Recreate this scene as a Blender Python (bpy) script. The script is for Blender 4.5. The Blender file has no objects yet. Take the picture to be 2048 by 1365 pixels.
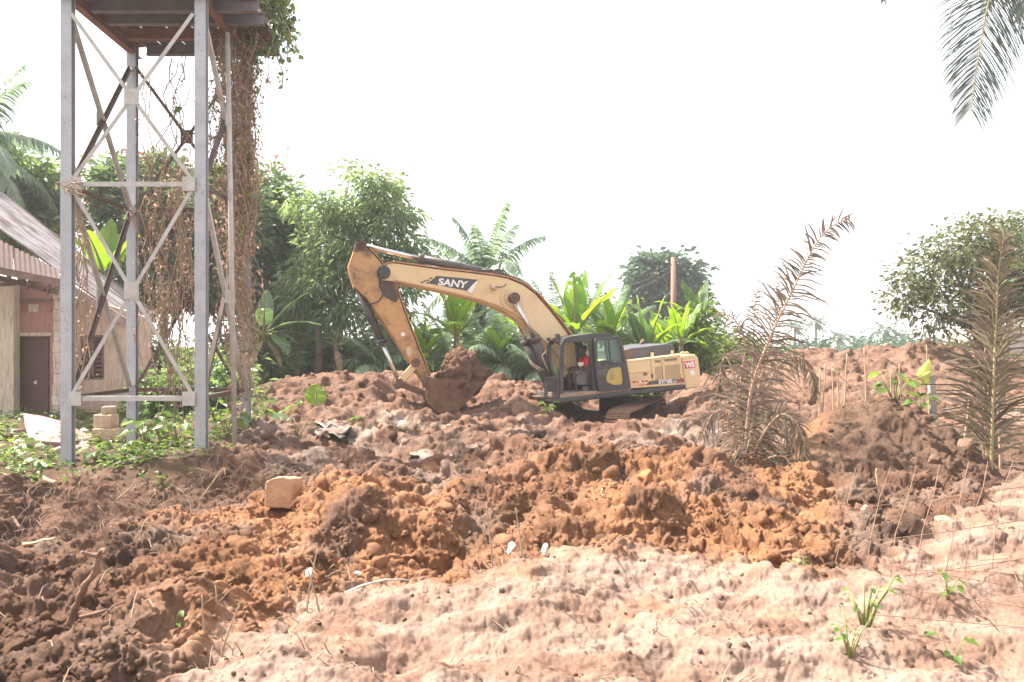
import bpy, bmesh, math, random
import numpy as np
from mathutils import Vector, Matrix, geometry

# ------------------------------------------------------------------ camera, sky, sun, exposure
SC = bpy.context.scene
COL = SC.collection
F = 1400.0            # focal length in units of a 2048-wide frame
ZC = 1.7              # eye height
HY = 690.0            # horizon row in the 2048x1365 frame
cam_d = bpy.data.cameras.new('camera')
cam_d.sensor_width = 36.0
cam_d.lens = F / 2048 * 36.0
cam_d.shift_y = (HY - 682.5) / 2048
cam_d.clip_start = 0.05
cam_d.clip_end = 4000
cam_d.dof.use_dof = True
cam_d.dof.focus_distance = 17.0
cam_d.dof.aperture_fstop = 5.0
cam = bpy.data.objects.new('camera', cam_d)
COL.objects.link(cam)
cam.location = (0, 0, ZC)
cam.rotation_euler = (math.radians(90), 0, 0)
SC.camera = cam

SUN_DIR = Vector((-0.58, 0.20, 0.79)).normalized()     # towards the sun
world = bpy.data.worlds.new('World')
SC.world = world
world.use_nodes = True
wn = world.node_tree
wn.nodes.clear()
w_out = wn.nodes.new('ShaderNodeOutputWorld')
w_bg = wn.nodes.new('ShaderNodeBackground')
w_sky = wn.nodes.new('ShaderNodeTexSky')
w_sky.sky_type = 'NISHITA'
w_sky.sun_disc = False
w_sky.sun_elevation = math.asin(SUN_DIR.z)
w_sky.sun_rotation = math.atan2(SUN_DIR.x, SUN_DIR.y)
w_sky.air_density = 1.2
w_sky.dust_density = 3.0
w_sky.ozone_density = 1.0
w_mix = wn.nodes.new('ShaderNodeMix')
w_mix.data_type = 'RGBA'
w_mix.inputs[0].default_value = 0.72
w_mix.inputs[7].default_value = (9.9, 9.9, 10.1, 1)      # thin bright overcast veil
wn.links.new(w_sky.outputs[0], w_mix.inputs[6])
wn.links.new(w_mix.outputs[2], w_bg.inputs['Color'])
w_bg.inputs['Strength'].default_value = 0.058
wn.links.new(w_bg.outputs[0], w_out.inputs['Surface'])

sun_d = bpy.data.lights.new('sun', 'SUN')
sun_d.energy = 5.0
sun_d.angle = math.radians(2.5)
sun_d.color = (1.0, 0.93, 0.82)
sun = bpy.data.objects.new('sun', sun_d)
COL.objects.link(sun)
sun.location = (-10, 5, 30)
sun.rotation_euler = SUN_DIR.to_track_quat('Z', 'Y').to_euler()

SC.view_settings.view_transform = 'Standard'
SC.view_settings.look = 'None'
SC.view_settings.gamma = 1.0
SC.view_settings.use_curve_mapping = False
SC.view_settings.exposure = 1.9
SC.render.engine = 'CYCLES'
SC.cycles.max_bounces = 8
SC.cycles.transparent_max_bounces = 16
SC.cycles.use_denoising = True

# ------------------------------------------------------------------ helpers
RNG = np.random.default_rng(7)
random.seed(7)

def P(px, py, Y):
    """The point at depth Y seen at (px, py) of the 2048-wide photograph."""
    return Vector(((px - 1024) / F * Y, Y, ZC + (HY - py) / F * Y))

def zf(py, Y):
    return ZC - (py - HY) * Y / F

def setp(o, label=None, cat=None, group=None, kind=None):
    if label: o['label'] = label
    if cat: o['category'] = cat
    if group: o['group'] = group
    if kind: o['kind'] = kind
    return o

ORIG = {}
def root_of(o):
    while o.parent is not None:
        o = o.parent
    return o

def thing(name, label, cat, loc, group=None):
    o = bpy.data.objects.new(name, None)
    o.empty_display_size = 0.2
    COL.objects.link(o)
    o.location = loc
    ORIG[o.name] = Vector(loc)
    return setp(o, label, cat, group)

def link_mesh(name, me, parent=None, loc=None):
    o = bpy.data.objects.new(name, me)
    COL.objects.link(o)
    if parent is not None:
        o.parent = parent
    if loc is not None:
        o.location = loc
    return o

def mesh_np(name, V, Fs, smooth=False, attrs=None, mat=None):
    """Fs: list of integer arrays (n,k)"""
    me = bpy.data.meshes.new(name)
    V = np.asarray(V, dtype=np.float32).reshape(-1, 3)
    if isinstance(Fs, np.ndarray): Fs = [Fs]
    Fs = [np.asarray(f, dtype=np.int32) for f in Fs if len(f)]
    nl = sum(f.size for f in Fs); nf = sum(len(f) for f in Fs)
    me.vertices.add(len(V)); me.vertices.foreach_set('co', V.ravel())
    me.loops.add(nl); me.polygons.add(nf)
    me.loops.foreach_set('vertex_index', np.concatenate([f.ravel() for f in Fs]))
    starts = []; s = 0
    for f in Fs:
        k = f.shape[1]
        starts.append(s + np.arange(len(f)) * k); s += f.size
    me.polygons.foreach_set('loop_start', np.concatenate(starts).astype(np.int32))
    if smooth:
        me.polygons.foreach_set('use_smooth', np.ones(nf, dtype=bool))
    if attrs:
        for an, arr in attrs.items():
            arr = np.asarray(arr, dtype=np.float32)
            if arr.ndim == 1:
                a = me.attributes.new(an, 'FLOAT', 'POINT'); a.data.foreach_set('value', arr)
            else:
                a = me.attributes.new(an, 'FLOAT_COLOR', 'POINT'); a.data.foreach_set('color', arr.ravel())
    me.update(calc_edges=True)
    if mat: me.materials.append(mat)
    return me

class MB:
    """collects pieces in world coordinates; build() makes ONE mesh object"""
    def __init__(s): s.v = []; s.f = []; s.sm = []
    def add(s, vs, fs, smooth=False):
        b = len(s.v)
        s.v.extend(Vector(v) for v in vs)
        s.f.extend([tuple(i + b for i in f) for f in fs]); s.sm.extend([smooth] * len(fs))
        return s
    def box(s, c, size, rot=None):
        c = Vector(c); hx, hy, hz = [q / 2 for q in size]
        vs = [Vector((x, y, z)) for x in (-hx, hx) for y in (-hy, hy) for z in (-hz, hz)]
        if rot is not None: vs = [rot @ v for v in vs]
        return s.add([c + v for v in vs], [(0,1,3,2),(4,6,7,5),(0,4,5,1),(2,3,7,6),(0,2,6,4),(1,5,7,3)])
    def bar(s, a, b, wx, wy, up=(0, 0, 1)):
        a = Vector(a); b = Vector(b); d = (b - a).normalized()
        u = Vector(up)
        if abs(d.dot(u)) > .95: u = Vector((0, 1, 0))
        x = d.cross(u).normalized(); y = x.cross(d).normalized()
        q = [(-1,-1),(1,-1),(1,1),(-1,1)]
        vs = [p + x * (i * wx / 2) + y * (j * wy / 2) for p in (a, b) for i, j in q]
        return s.add(vs, [(0,1,2,3),(7,6,5,4),(0,4,5,1),(1,5,6,2),(2,6,7,3),(3,7,4,0)])
    def tube(s, pts, rad, n=8, caps=True):
        pts = [Vector(p) for p in pts]
        if not hasattr(rad, '__len__'): rad = [rad] * len(pts)
        vs = []; fs = []
        ref = None
        for i, p in enumerate(pts):
            t = (pts[min(i + 1, len(pts) - 1)] - pts[max(i - 1, 0)])
            if t.length < 1e-9: t = Vector((0, 0, 1))
            t.normalize()
            if ref is None:
                ref = t.orthogonal().normalized()
            else:
                ref = (ref - t * ref.dot(t))
                ref = ref.normalized() if ref.length > 1e-6 else t.orthogonal().normalized()
            b = t.cross(ref)
            for k in range(n):
                a = 2 * math.pi * k / n
                vs.append(p + (ref * math.cos(a) + b * math.sin(a)) * rad[i])
        for i in range(len(pts) - 1):
            for k in range(n):
                k2 = (k + 1) % n
                fs.append((i * n + k, i * n + k2, (i + 1) * n + k2, (i + 1) * n + k))
        s.add(vs, fs, True)
        if caps:
            m = len(pts) - 1
            b = len(s.v) - len(vs)
            s.f.append(tuple(b + k for k in reversed(range(n)))); s.sm.append(False)
            s.f.append(tuple(b + m * n + k for k in range(n))); s.sm.append(False)
        return s
    def cyl(s, a, b, r, n=16, r2=None):
        return s.tube([a, b], [r, r if r2 is None else r2], n)
    def prism(s, pts, off):
        pts = [Vector(p) for p in pts]; off = Vector(off); n = len(pts)
        nrm = geometry.normal(pts)
        if nrm.dot(off) > 0: pts.reverse()
        vs = pts + [p + off for p in pts]
        fs = [tuple(range(n)), tuple(range(2 * n - 1, n - 1, -1))]
        fs += [((i + 1) % n, i, n + i, n + (i + 1) % n) for i in range(n)]
        return s.add(vs, fs)
    def prism2(s, A, B):
        n = len(A)
        vs = [Vector(p) for p in A] + [Vector(p) for p in B]
        fs = [tuple(range(n)), tuple(range(2 * n - 1, n - 1, -1))]
        fs += [((i + 1) % n, i, n + i, n + (i + 1) % n) for i in range(n)]
        return s.add(vs, fs)
    def holes(s, outer, holes, off):
        """extruded polygon with holes"""
        off = Vector(off)
        loops = [[Vector(p) for p in outer]] + [[Vector(p) for p in h] for h in holes]
        flat = [p for l in loops for p in l]
        tris = geometry.tessellate_polygon(loops)
        n = len(flat)
        fs = [tuple(t) for t in tris] + [tuple(n + i for i in reversed(t)) for t in tris]
        b = 0
        for l in loops:
            m = len(l)
            fs += [(b + i, b + (i + 1) % m, n + b + (i + 1) % m, n + b + i) for i in range(m)]
            b += m
        return s.add(flat + [p + off for p in flat], fs)
    def build(s, name, mat, parent=None, bevel=0.0, recalc=True):
        if parent is not None:
            o0 = ORIG[root_of(parent).name]
        else:
            xs = [v.x for v in s.v]; ys = [v.y for v in s.v]
            o0 = Vector(((min(xs) + max(xs)) / 2, (min(ys) + max(ys)) / 2, min(v.z for v in s.v)))
        me = bpy.data.meshes.new(name)
        me.from_pydata([tuple(v - o0) for v in s.v], [], s.f)
        me.polygons.foreach_set('use_smooth', s.sm)
        me.update()
        if recalc:
            bm = bmesh.new(); bm.from_mesh(me)
            bmesh.ops.recalc_face_normals(bm, faces=bm.faces[:])
            bm.to_mesh(me); bm.free()
        me.materials.append(mat)
        o = link_mesh(name, me, parent, None if parent is not None else o0)
        if parent is None: ORIG[o.name] = o0
        if bevel > 0:
            m = o.modifiers.new('bevel', 'BEVEL'); m.width = bevel; m.segments = 2; m.limit_method = 'ANGLE'
            m.angle_limit = math.radians(40)
        return o

def arr_obj(name, V, Fs, mat, parent=None, smooth=False, attrs=None):
    """numpy version of build(); V in world coordinates"""
    V = np.asarray(V, dtype=np.float64).reshape(-1, 3)
    if parent is not None:
        o0 = ORIG[root_of(parent).name]
    else:
        lo = V.min(0); hi = V.max(0)
        o0 = Vector(((lo[0] + hi[0]) / 2, (lo[1] + hi[1]) / 2, lo[2]))
    me = mesh_np(name, V - np.array(o0), Fs, smooth, attrs, mat)
    o = link_mesh(name, me, parent, None if parent is not None else o0)
    if parent is None: ORIG[o.name] = o0
    return o

# ------------------------------------------------------------------ materials
def new_mat(name):
    m = bpy.data.materials.new(name); m.use_nodes = True
    nt = m.node_tree; nt.nodes.clear()
    out = nt.nodes.new('ShaderNodeOutputMaterial')
    b = nt.nodes.new('ShaderNodeBsdfPrincipled')
    nt.links.new(b.outputs[0], out.inputs['Surface'])
    return m, nt, b, out

def c4(c): return (c[0], c[1], c[2], 1.0)

def noise_node(nt, scale, detail=4, rough=.6, coord='Object', dist=0.0):
    tc = nt.nodes.new('ShaderNodeTexCoord')
    n = nt.nodes.new('ShaderNodeTexNoise')
    n.inputs['Scale'].default_value = scale; n.inputs['Detail'].default_value = detail
    n.inputs['Roughness'].default_value = rough; n.inputs['Distortion'].default_value = dist
    nt.links.new(tc.outputs[coord], n.inputs['Vector'])
    return n

def ramp(nt, src, p0, p1):
    r = nt.nodes.new('ShaderNodeMapRange')
    r.inputs['From Min'].default_value = p0; r.inputs['From Max'].default_value = p1
    nt.links.new(src, r.inputs['Value'])
    return r.outputs['Result']

def mixc(nt, fac, a, b):
    m = nt.nodes.new('ShaderNodeMix'); m.data_type = 'RGBA'
    if isinstance(fac, (int, float)): m.inputs[0].default_value = fac
    else: nt.links.new(fac, m.inputs[0])
    for i, q in ((6, a), (7, b)):
        if isinstance(q, tuple): m.inputs[i].default_value = c4(q)
        else: nt.links.new(q, m.inputs[i])
    return m.outputs[2]

def bump(nt, b, src, strength, dist=.02):
    n = nt.nodes.new('ShaderNodeBump'); n.inputs['Strength'].default_value = strength
    n.inputs['Distance'].default_value = dist
    nt.links.new(src, n.inputs['Height']); nt.links.new(n.outputs[0], b.inputs['Normal'])

def mat_basic(name, col, col2=None, scale=6, rough=.6, metal=0.0, lo=.35, hi=.7, bmp=0.0, bscale=40, spec=.4, detail=5, stretch=None):
    m, nt, b, out = new_mat(name)
    b.inputs['Roughness'].default_value = rough; b.inputs['Metallic'].default_value = metal
    b.inputs['Specular IOR Level'].default_value = spec
    if col2 is None:
        b.inputs['Base Color'].default_value = c4(col)
    else:
        n = noise_node(nt, scale, detail)
        if stretch:
            mp = nt.nodes.new('ShaderNodeMapping'); mp.inputs['Scale'].default_value = stretch
            src = n.inputs['Vector'].links[0].from_socket
            nt.links.new(src, mp.inputs['Vector']); nt.links.new(mp.outputs[0], n.inputs['Vector'])
        f = ramp(nt, n.outputs['Fac'], lo, hi)
        nt.links.new(mixc(nt, f, col, col2), b.inputs['Base Color'])
    if bmp:
        n2 = noise_node(nt, bscale, 4)
        bump(nt, b, n2.outputs['Fac'], bmp)
    return m

def mat_leaf(name, dark, light, trans=.4, rough=.45, tcol=None, spec=.4):
    """two-sided leaf: glossy skin plus light passing through; 'tint' runs from dark to light"""
    m, nt, b, out = new_mat(name)
    at = nt.nodes.new('ShaderNodeAttribute'); at.attribute_name = 'tint'
    c = mixc(nt, at.outputs['Fac'], dark, light)
    nt.links.new(c, b.inputs['Base Color'])
    b.inputs['Roughness'].default_value = rough
    b.inputs['Specular IOR Level'].default_value = spec
    tr = nt.nodes.new('ShaderNodeBsdfTranslucent')
    if tcol is None:
        hs = nt.nodes.new('ShaderNodeHueSaturation'); hs.inputs['Value'].default_value = 1.7
        hs.inputs['Hue'].default_value = .47; hs.inputs['Saturation'].default_value = 1.1
        nt.links.new(c, hs.inputs['Color']); nt.links.new(hs.outputs[0], tr.inputs['Color'])
    else:
        tr.inputs['Color'].default_value = c4(tcol)
    mx = nt.nodes.new('ShaderNodeMixShader'); mx.inputs[0].default_value = trans
    nt.links.new(b.outputs[0], mx.inputs[1]); nt.links.new(tr.outputs[0], mx.inputs[2])
    nt.links.new(mx.outputs[0], out.inputs['Surface'])
    return m

# ------------------------------------------------------------------ numpy noise
_perm = np.random.default_rng(11).permutation(4096).astype(np.int64)
_rv = np.random.default_rng(12).random(4096)
_ga = _rv * 2 * np.pi
_gx, _gy = np.cos(_ga), np.sin(_ga)
def _h(ix, iy, seed=0):
    return _perm[(_perm[(ix + seed * 131) & 4095] + iy) & 4095]
def perlin(x, y, seed=0):
    ix = np.floor(x).astype(np.int64); iy = np.floor(y).astype(np.int64)
    fx = x - ix; fy = y - iy
    u = fx * fx * fx * (fx * (fx * 6 - 15) + 10); v = fy * fy * fy * (fy * (fy * 6 - 15) + 10)
    def g(dx, dy):
        h = _h(ix + dx, iy + dy, seed)
        return _gx[h] * (fx - dx) + _gy[h] * (fy - dy)
    a = g(0, 0) * (1 - u) + g(1, 0) * u
    b = g(0, 1) * (1 - u) + g(1, 1) * u
    return (a * (1 - v) + b * v) * 1.5
def fbm(x, y, octv=4, seed=0, gain=.5):
    s = 0; a = 1; t = 0
    for o in range(octv):
        s = s + a * perlin(x * 2 ** o + o * 17.3, y * 2 ** o - o * 9.1, seed + o); t += a; a *= gain
    return s / t
def clods(x, y, s, seed=0):
    """rounded overlapping lumps of size s: height (0..~.8, in units of s) and a random id per lump"""
    x = x / s; y = y / s
    ix = np.floor(x).astype(np.int64); iy = np.floor(y).astype(np.int64)
    H = np.zeros_like(x); ID = np.zeros_like(x)
    for dx in (-1, 0, 1):
        for dy in (-1, 0, 1):
            h = _h(ix + dx, iy + dy, seed)
            jx = ix + dx + _rv[h]; jy = iy + dy + _rv[(h + 917) & 4095]
            r = .35 + .55 * _rv[(h + 1733) & 4095]
            ang = _rv[(h + 77) & 4095] * np.pi
            ca, sa = np.cos(ang), np.sin(ang)
            ex = (x - jx) * ca + (y - jy) * sa; ey = -(x - jx) * sa + (y - jy) * ca
            d2 = (ex / r) ** 2 + (ey / (r * (.55 + .45 * _rv[(h + 301) & 4095]))) ** 2
            hh = np.clip(1 - d2, 0, 1) ** .85 * r * (.6 + .6 * _rv[(h + 555) & 4095])
            up = hh > H
            H = np.where(up, hh, H); ID = np.where(up, _rv[(h + 2222) & 4095], ID)
    return H, ID
def facets(x, y, s, seed=0):
    """broken angular lumps: every cell is a tilted flat facet with its own height (in units of s)"""
    x = x / s; y = y / s
    ix = np.floor(x).astype(np.int64); iy = np.floor(y).astype(np.int64)
    best = np.full(x.shape, 9.0); H = np.zeros_like(x); ID = np.zeros_like(x)
    for dx in (-1, 0, 1):
        for dy in (-1, 0, 1):
            h = _h(ix + dx, iy + dy, seed)
            ex = x - (ix + dx + _rv[h]); ey = y - (iy + dy + _rv[(h + 917) & 4095])
            d2 = ex * ex + ey * ey
            t = d2 < best
            hh = (_rv[(h + 333) & 4095] - .5) * .8 + ex * (_rv[(h + 1201) & 4095] - .5) * 1.1 + ey * (_rv[(h + 2901) & 4095] - .5) * 1.1 - d2 * .25
            H = np.where(t, hh, H); ID = np.where(t, _rv[(h + 2222) & 4095], ID); best = np.minimum(best, d2)
    return H, ID
def sstep(a, b, x):
    t = np.clip((x - a) / (b - a), 0, 1)
    return t * t * (3 - 2 * t)
# ------------------------------------------------------------------ terrain
ROWS = [
 (0.8,  [(0,.0),(2048,.0)]),
 (3.3,  [(0,.08),(600,.1),(2048,.12)]),
 (4.5,  [(0,.05),(600,.08),(1000,.14),(1300,.18),(1500,.1),(1650,.08),(2048,.15)]),
 (5.2,  [(0,-.02),(400,.0),(700,.0),(850,.02),(1000,.08),(1300,.16),(1500,.05),(1700,.08),(2048,.2)]),
 (5.8,  [(0,-.1),(300,-.02),(600,.1),(750,.08),(880,-.12),(980,-.06),(1150,.08),(1300,.05),(1500,.08),(1700,.08),(2048,.2)]),
 (6.5,  [(0,-.3),(300,-.1),(560,.2),(640,.34),(740,.34),(850,.05),(950,.03),(1100,.22),(1300,.24),(1420,.34),(1520,.26),(1620,.14),(1700,.1),(2048,.2)]),
 (7.5,  [(0,-.6),(200,-.5),(400,-.15),(550,.14),(650,.34),(730,.34),(850,.08),(1000,.36),(1200,.46),(1440,.52),(1560,.18),(1650,.2),(1750,.32),(1900,.22),(2048,.2)]),
 (8.0,  [(0,-.8),(200,-.72),(400,-.38),(520,0.0),(700,.1),(850,.0),(1000,.35),(1080,.42),(1200,.42),(1440,.36),(1560,.25),(1650,.36),(1750,.5),(1880,.32),(2000,.2),(2100,.2)]),
 (8.6,  [(0,-.98),(200,-.93),(400,-.65),(520,-.25),(650,0),(850,.02),(940,.18),(985,.5),(1040,.68),(1100,.6),(1180,.42),(1300,.33),(1450,.28),(1560,.36),(1640,.6),(1760,.78),(1880,.52),(2000,.2),(2100,.2)]),
 (9.3,  [(0,-1.05),(200,-1.0),(400,-.75),(560,-.35),(700,-.1),(900,.0),(1000,.42),(1050,.52),(1200,.3),(1400,.12),(1540,.15),(1640,.74),(1770,.92),(1880,.66),(1960,.28),(2100,.25)]),
 (9.65, [(0,-.55),(150,-.6),(300,-.7),(420,-.6),(560,-.35),(700,-.1),(900,-.05),(1050,.3),(1200,.2),(1400,.1),(1540,.12),(1640,.76),(1770,.95),(1880,.66),(1960,.28),(2100,.25)]),
 (9.9,  [(0,-.2),(150,-.25),(300,-.5),(420,-.5),(560,-.3),(700,-.1),(900,-.1),(1050,.2),(1300,.1),(1540,.1),(1640,.74),(1770,.94),(1880,.64),(1960,.28),(2100,.25)]),
 (10.4, [(0,-.2),(200,-.17),(300,-.08),(400,.02),(500,.02),(600,-.12),(700,-.12),(900,-.12),(1050,.1),(1300,.05),(1540,.0),(1660,.42),(1770,.74),(1850,.5),(1960,.26),(2100,.28)]),
 (11.0, [(0,-.2),(200,-.2),(300,-.1),(400,.05),(500,.05),(600,-.08),(700,-.15),(900,-.2),(1050,-.02),(1300,.02),(1540,-.1),(1660,.05),(1770,.3),(1850,.3),(1960,.2),(2100,.28)]),
 (12.5, [(0,-.2),(250,-.2),(450,-.05),(600,-.1),(750,-.2),(900,-.3),(1200,-.2),(1500,0),(1650,.0),(1800,.05),(1900,.15),(2048,.3)]),
 (14.0, [(0,-.15),(300,-.15),(500,-.05),(600,0.02),(700,.02),(850,-.22),(1000,-.25),(1200,-.1),(1300,-.1),(1500,.0),(1600,-.05),(2048,.3)]),
 (16.5, [(0,-.05),(300,-.05),(520,.12),(650,.25),(800,.05),(950,-.15),(1050,-.05),(1150,-.12),(1200,-.14),(1330,-.16),(1400,.0),(1600,.0),(1700,.1),(1800,.3),(2048,.4)]),
 (17.6, [(0,-.02),(300,-.05),(520,.2),(650,.35),(800,.12),(870,-.15),(950,-.15),(1050,.05),(1130,-.1),(1190,-.6),(1330,-.6),(1390,.05),(1500,.15),(1600,.1),(1700,.3),(1800,.6),(2048,.5)]),
 (19.0, [(0,-.02),(300,0),(520,.32),(650,.6),(750,.5),(850,.0),(950,.0),(1040,.3),(1100,.2),(1160,-.7),(1340,-.8),(1390,.25),(1480,.35),(1600,.4),(1700,.6),(1850,.9),(2048,.6)]),
 (21.5, [(0,0),(300,0),(470,.1),(560,.5),(640,.8),(750,.75),(830,.8),(900,.6),(1000,.62),(1060,.5),(1100,.3),(1200,-.3),(1320,-.3),(1400,.4),(1550,.9),(1700,1.2),(1850,1.4),(1930,1.1),(2048,.8)]),
 (23.0, [(0,0),(300,0),(470,.1),(560,.45),(640,.75),(830,.72),(900,.5),(1000,.45),(1100,.2),(1300,-.2),(1400,.4),(1500,.95),(1600,1.45),(1650,1.55),(1750,1.4),(1850,1.72),(1900,1.55),(2000,1.15),(2100,1.)]),
 (24.5, [(0,0),(300,0),(520,.15),(640,.4),(830,.4),(1000,.2),(1300,-.1),(1400,.3),(1500,.85),(1600,1.4),(1700,1.42),(1850,1.7),(1900,1.5),(2000,1.1),(2100,1.)]),
 (27.0, [(0,0),(300,0),(640,.1),(1300,0),(1500,.6),(1700,1.0),(1850,1.0),(2048,.8)]),
 (32.0, [(0,.05),(1300,.05),(1700,.2),(2048,.3)]),
 (60.0, [(0,.1),(2048,.1)]),
 (900.0, [(0,.1),(2048,.1)]),
]
_RY = np.array([r[0] for r in ROWS])
def base_grid(U, Yr):
    Z = np.stack([np.interp(U, [p[0] for p in r[1]], [p[1] for p in r[1]]) for r in ROWS])   # rows x cols
    idx = np.clip(np.searchsorted(_RY, Yr) - 1, 0, len(_RY) - 2)
    t = (Yr - _RY[idx]) / (_RY[idx + 1] - _RY[idx])
    t = np.clip(t, 0, 1)[:, None]
    return Z[idx] * (1 - t) + Z[idx + 1] * t

U = np.concatenate([np.linspace(-1800, -500, 12)[:-1], np.arange(-500, -90, 7), np.arange(-90, 2140, 2.1), np.arange(2140, 2750, 7), np.linspace(2750, 3850, 12)])
YR = np.concatenate([np.linspace(.9, 2.9, 10)[:-1], np.geomspace(2.9, 9.35, 370)[:-1], np.linspace(9.35, 10.2, 75)[:-1], np.geomspace(10.2, 26.5, 300)[:-1], np.geomspace(26.5, 900, 50)])
NU, NY = len(U), len(YR)
UU, YY = np.meshgrid(U, YR)
XX = (UU - 1024) / F * YY
BZ = base_grid(U, YR)
for (dpx, dY, drad, dz_) in ((570, 6.95, .55, -.22), (175, 4.35, .45, -.13), (140, 3.7, .3, -.08), (850, 5.75, .5, -.12), (1240, 5.45, .4, -.05)):
    dx_ = (dpx - 1024) / F * dY
    BZ = BZ + dz_ * np.exp(-((XX - dx_) ** 2 + (YY - dY) ** 2) / drad ** 2)
# soil zones ---------------------------------------------------------------
n_lo = fbm(XX * .8, YY * .8, 4, 3)
n_mid = fbm(XX * 2.3, YY * 2.3, 3, 23)
ysand = np.interp(U, [0, 300, 480, 600, 700, 1000, 1280, 1480, 1620, 1720, 1850, 1950, 2048, 2400],
                     [2.4, 3.1, 3.9, 4.5, 4.7, 5.05, 5.25, 4.85, 4.6, 4.85, 5.6, 6.8, 8.2, 11])[None, :]
sand = sstep(.3, -.3, YY - ysand - n_mid * .5 - n_lo * .8 - .25 * fbm(XX * 6, YY * 6, 3, 29))
grassy = sstep(500, 420, UU + n_lo * 90) * sstep(9.7, 10.6, YY + n_mid * .4)
grassy = np.maximum(grassy, sstep(26, 28.5, YY + n_mid))
grassy = np.maximum(grassy, sstep(1830, 1960, UU) * sstep(9.5, 11.5, YY) * sstep(.1, .3, n_lo) * .3)
far = sstep(13, 16, YY)
rough = (1 - .72 * sand) * (1 - .6 * grassy * sstep(24, 20, YY) - .9 * grassy * sstep(20, 24, YY))
mound_r = sstep(330, 190, np.abs(UU - 1770)) * sstep(7.3, 8.2, YY) * sstep(11.5, 10.6, YY)
rough *= 1 - .35 * mound_r
rough *= 1 - .55 * sstep(2.0, .0, np.abs(UU - 300) / 150) * sstep(9.2, 9.5, YY) * sstep(10.6, 10.2, YY)
wx = XX + .12 * fbm(XX * 3, YY * 3, 3, 31); wy = YY + .12 * fbm(XX * 3, YY * 3, 3, 41)
big, id_b = clods(wx, wy, .85, 1)
c1, id1 = clods(wx, wy, .42, 2)
c2, id2 = clods(wx + .3, wy, .20, 3)
wx2 = XX + .03 * fbm(XX * 11, YY * 11, 2, 51); wy2 = YY + .03 * fbm(XX * 11, YY * 11, 2, 61)
c3, id3 = clods(wx2, wy2 + .1, .10, 4)
c4_, id4 = clods(wx2, wy2, .052, 5)
m1 = sstep(-.35, .35, fbm(XX * .9, YY * .9, 3, 71)); m2 = sstep(-.4, .3, fbm(XX * 1.4, YY * 1.4, 3, 81))
rid = 1 - np.abs(fbm(XX * 1.9, YY * 1.9, 4, 91)) * 2
track_zone = sstep(1120, 1180, UU) * sstep(1380, 1340, UU) * sstep(15.6, 16.4, YY) * sstep(22, 21, YY)
rough *= 1 - .75 * track_zone
fa, idf = facets(wx, wy, .5, 11); fb, idg = facets(wx + .2, wy, .24, 12); fc, idh = facets(wx2, wy2, .11, 13)
slab = sstep(.02, .3, fbm(XX * .6 - 7, YY * .6, 3, 501))            # broad smoother slabs here and there
loose = 1 - .65 * slab
D = rough * (.26 * .85 * big * m1 + .14 * .42 * c1 * (.4 + .6 * m2) + .17 * .20 * c2 * loose + .15 * .10 * c3 * loose
             + .33 * fbm(XX * .75, YY * .75, 3, 101) + .07 * fbm(XX * 2.7, YY * 2.7, 4, 103) + .04 * (rid - .6))
D += (1 - grassy) * sstep(10.5, 12.5, YY) * sstep(21, 18, YY) * (1 - .8 * track_zone) * .42 * fbm(XX * .5 + 3, YY * .55, 3, 511)
D += -.06 * rough
# sandy ground: low ruts and soft lumps
rut = fbm(XX * .7 + YY * .5, YY * 2.6 - XX * .6, 4, 111)
D += sand * (.19 * fbm(XX * .8 + YY * .4, YY * 1.7 - XX * .4, 3, 111) + .035 * fbm(XX * 3.0, YY * 5.0, 3, 121) + .3 * .2 * c2 * sstep(.1, .35, n_lo) + .08 * .1 * c3 * sstep(.0, .3, n_mid))
D += mound_r * .05 * fbm(XX * 4, YY * 4, 4, 131)
D *= sstep(60, 26, YY)
# hollow under the excavator stays clear
GZ = BZ + D
# sideways push so that lumps lean and overhang
push = (.05 * fbm(XX * 5, YY * 5, 3, 141)) * rough * sstep(40, 26, YY)
PX = XX + push * np.clip(YY / 8, .4, 1.2)
PY = YY - (D - D.mean()) * .25 * rough * sstep(40, 26, YY)
# crumbly skin pushed out along the surface normal
du = np.stack([np.gradient(PX, axis=1), np.gradient(PY, axis=1), np.gradient(GZ, axis=1)], -1)
dv = np.stack([np.gradient(PX, axis=0), np.gradient(PY, axis=0), np.gradient(GZ, axis=0)], -1)
NN = np.cross(du, dv); NN /= np.linalg.norm(NN, axis=-1, keepdims=True) + 1e-12
for ax in (0, 1):
    NN = (NN + np.roll(NN, 1, ax) + np.roll(NN, -1, ax)) / 3
NN[..., 2] = np.abs(NN[..., 2]); NN /= np.linalg.norm(NN, axis=-1, keepdims=True) + 1e-12
sx, sy = PX + .55 * GZ, PY * .9 + .85 * GZ
bil = 0; am = 1.0
for o_, fq in enumerate((3.1, 6.5, 13.0, 26.0, 47.0)):
    bil = bil + am * perlin(sx * fq + o_ * 9.1, sy * fq + o_ * 3.7, 300 + o_) * sstep(fq * 1.6 + 28, fq * .2 + 4, YY * (fq / 11.0)); am *= .68
crumb = np.clip(bil, -1.2, 1.2)
amp = (rough * (.08 + .05 * n_lo) * (.4 + .6 * loose) + sand * .007) * sstep(40, 24, YY)
PX = PX + NN[..., 0] * crumb * amp; PY = PY + NN[..., 1] * crumb * amp; GZ = GZ + NN[..., 2] * crumb * amp
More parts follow.
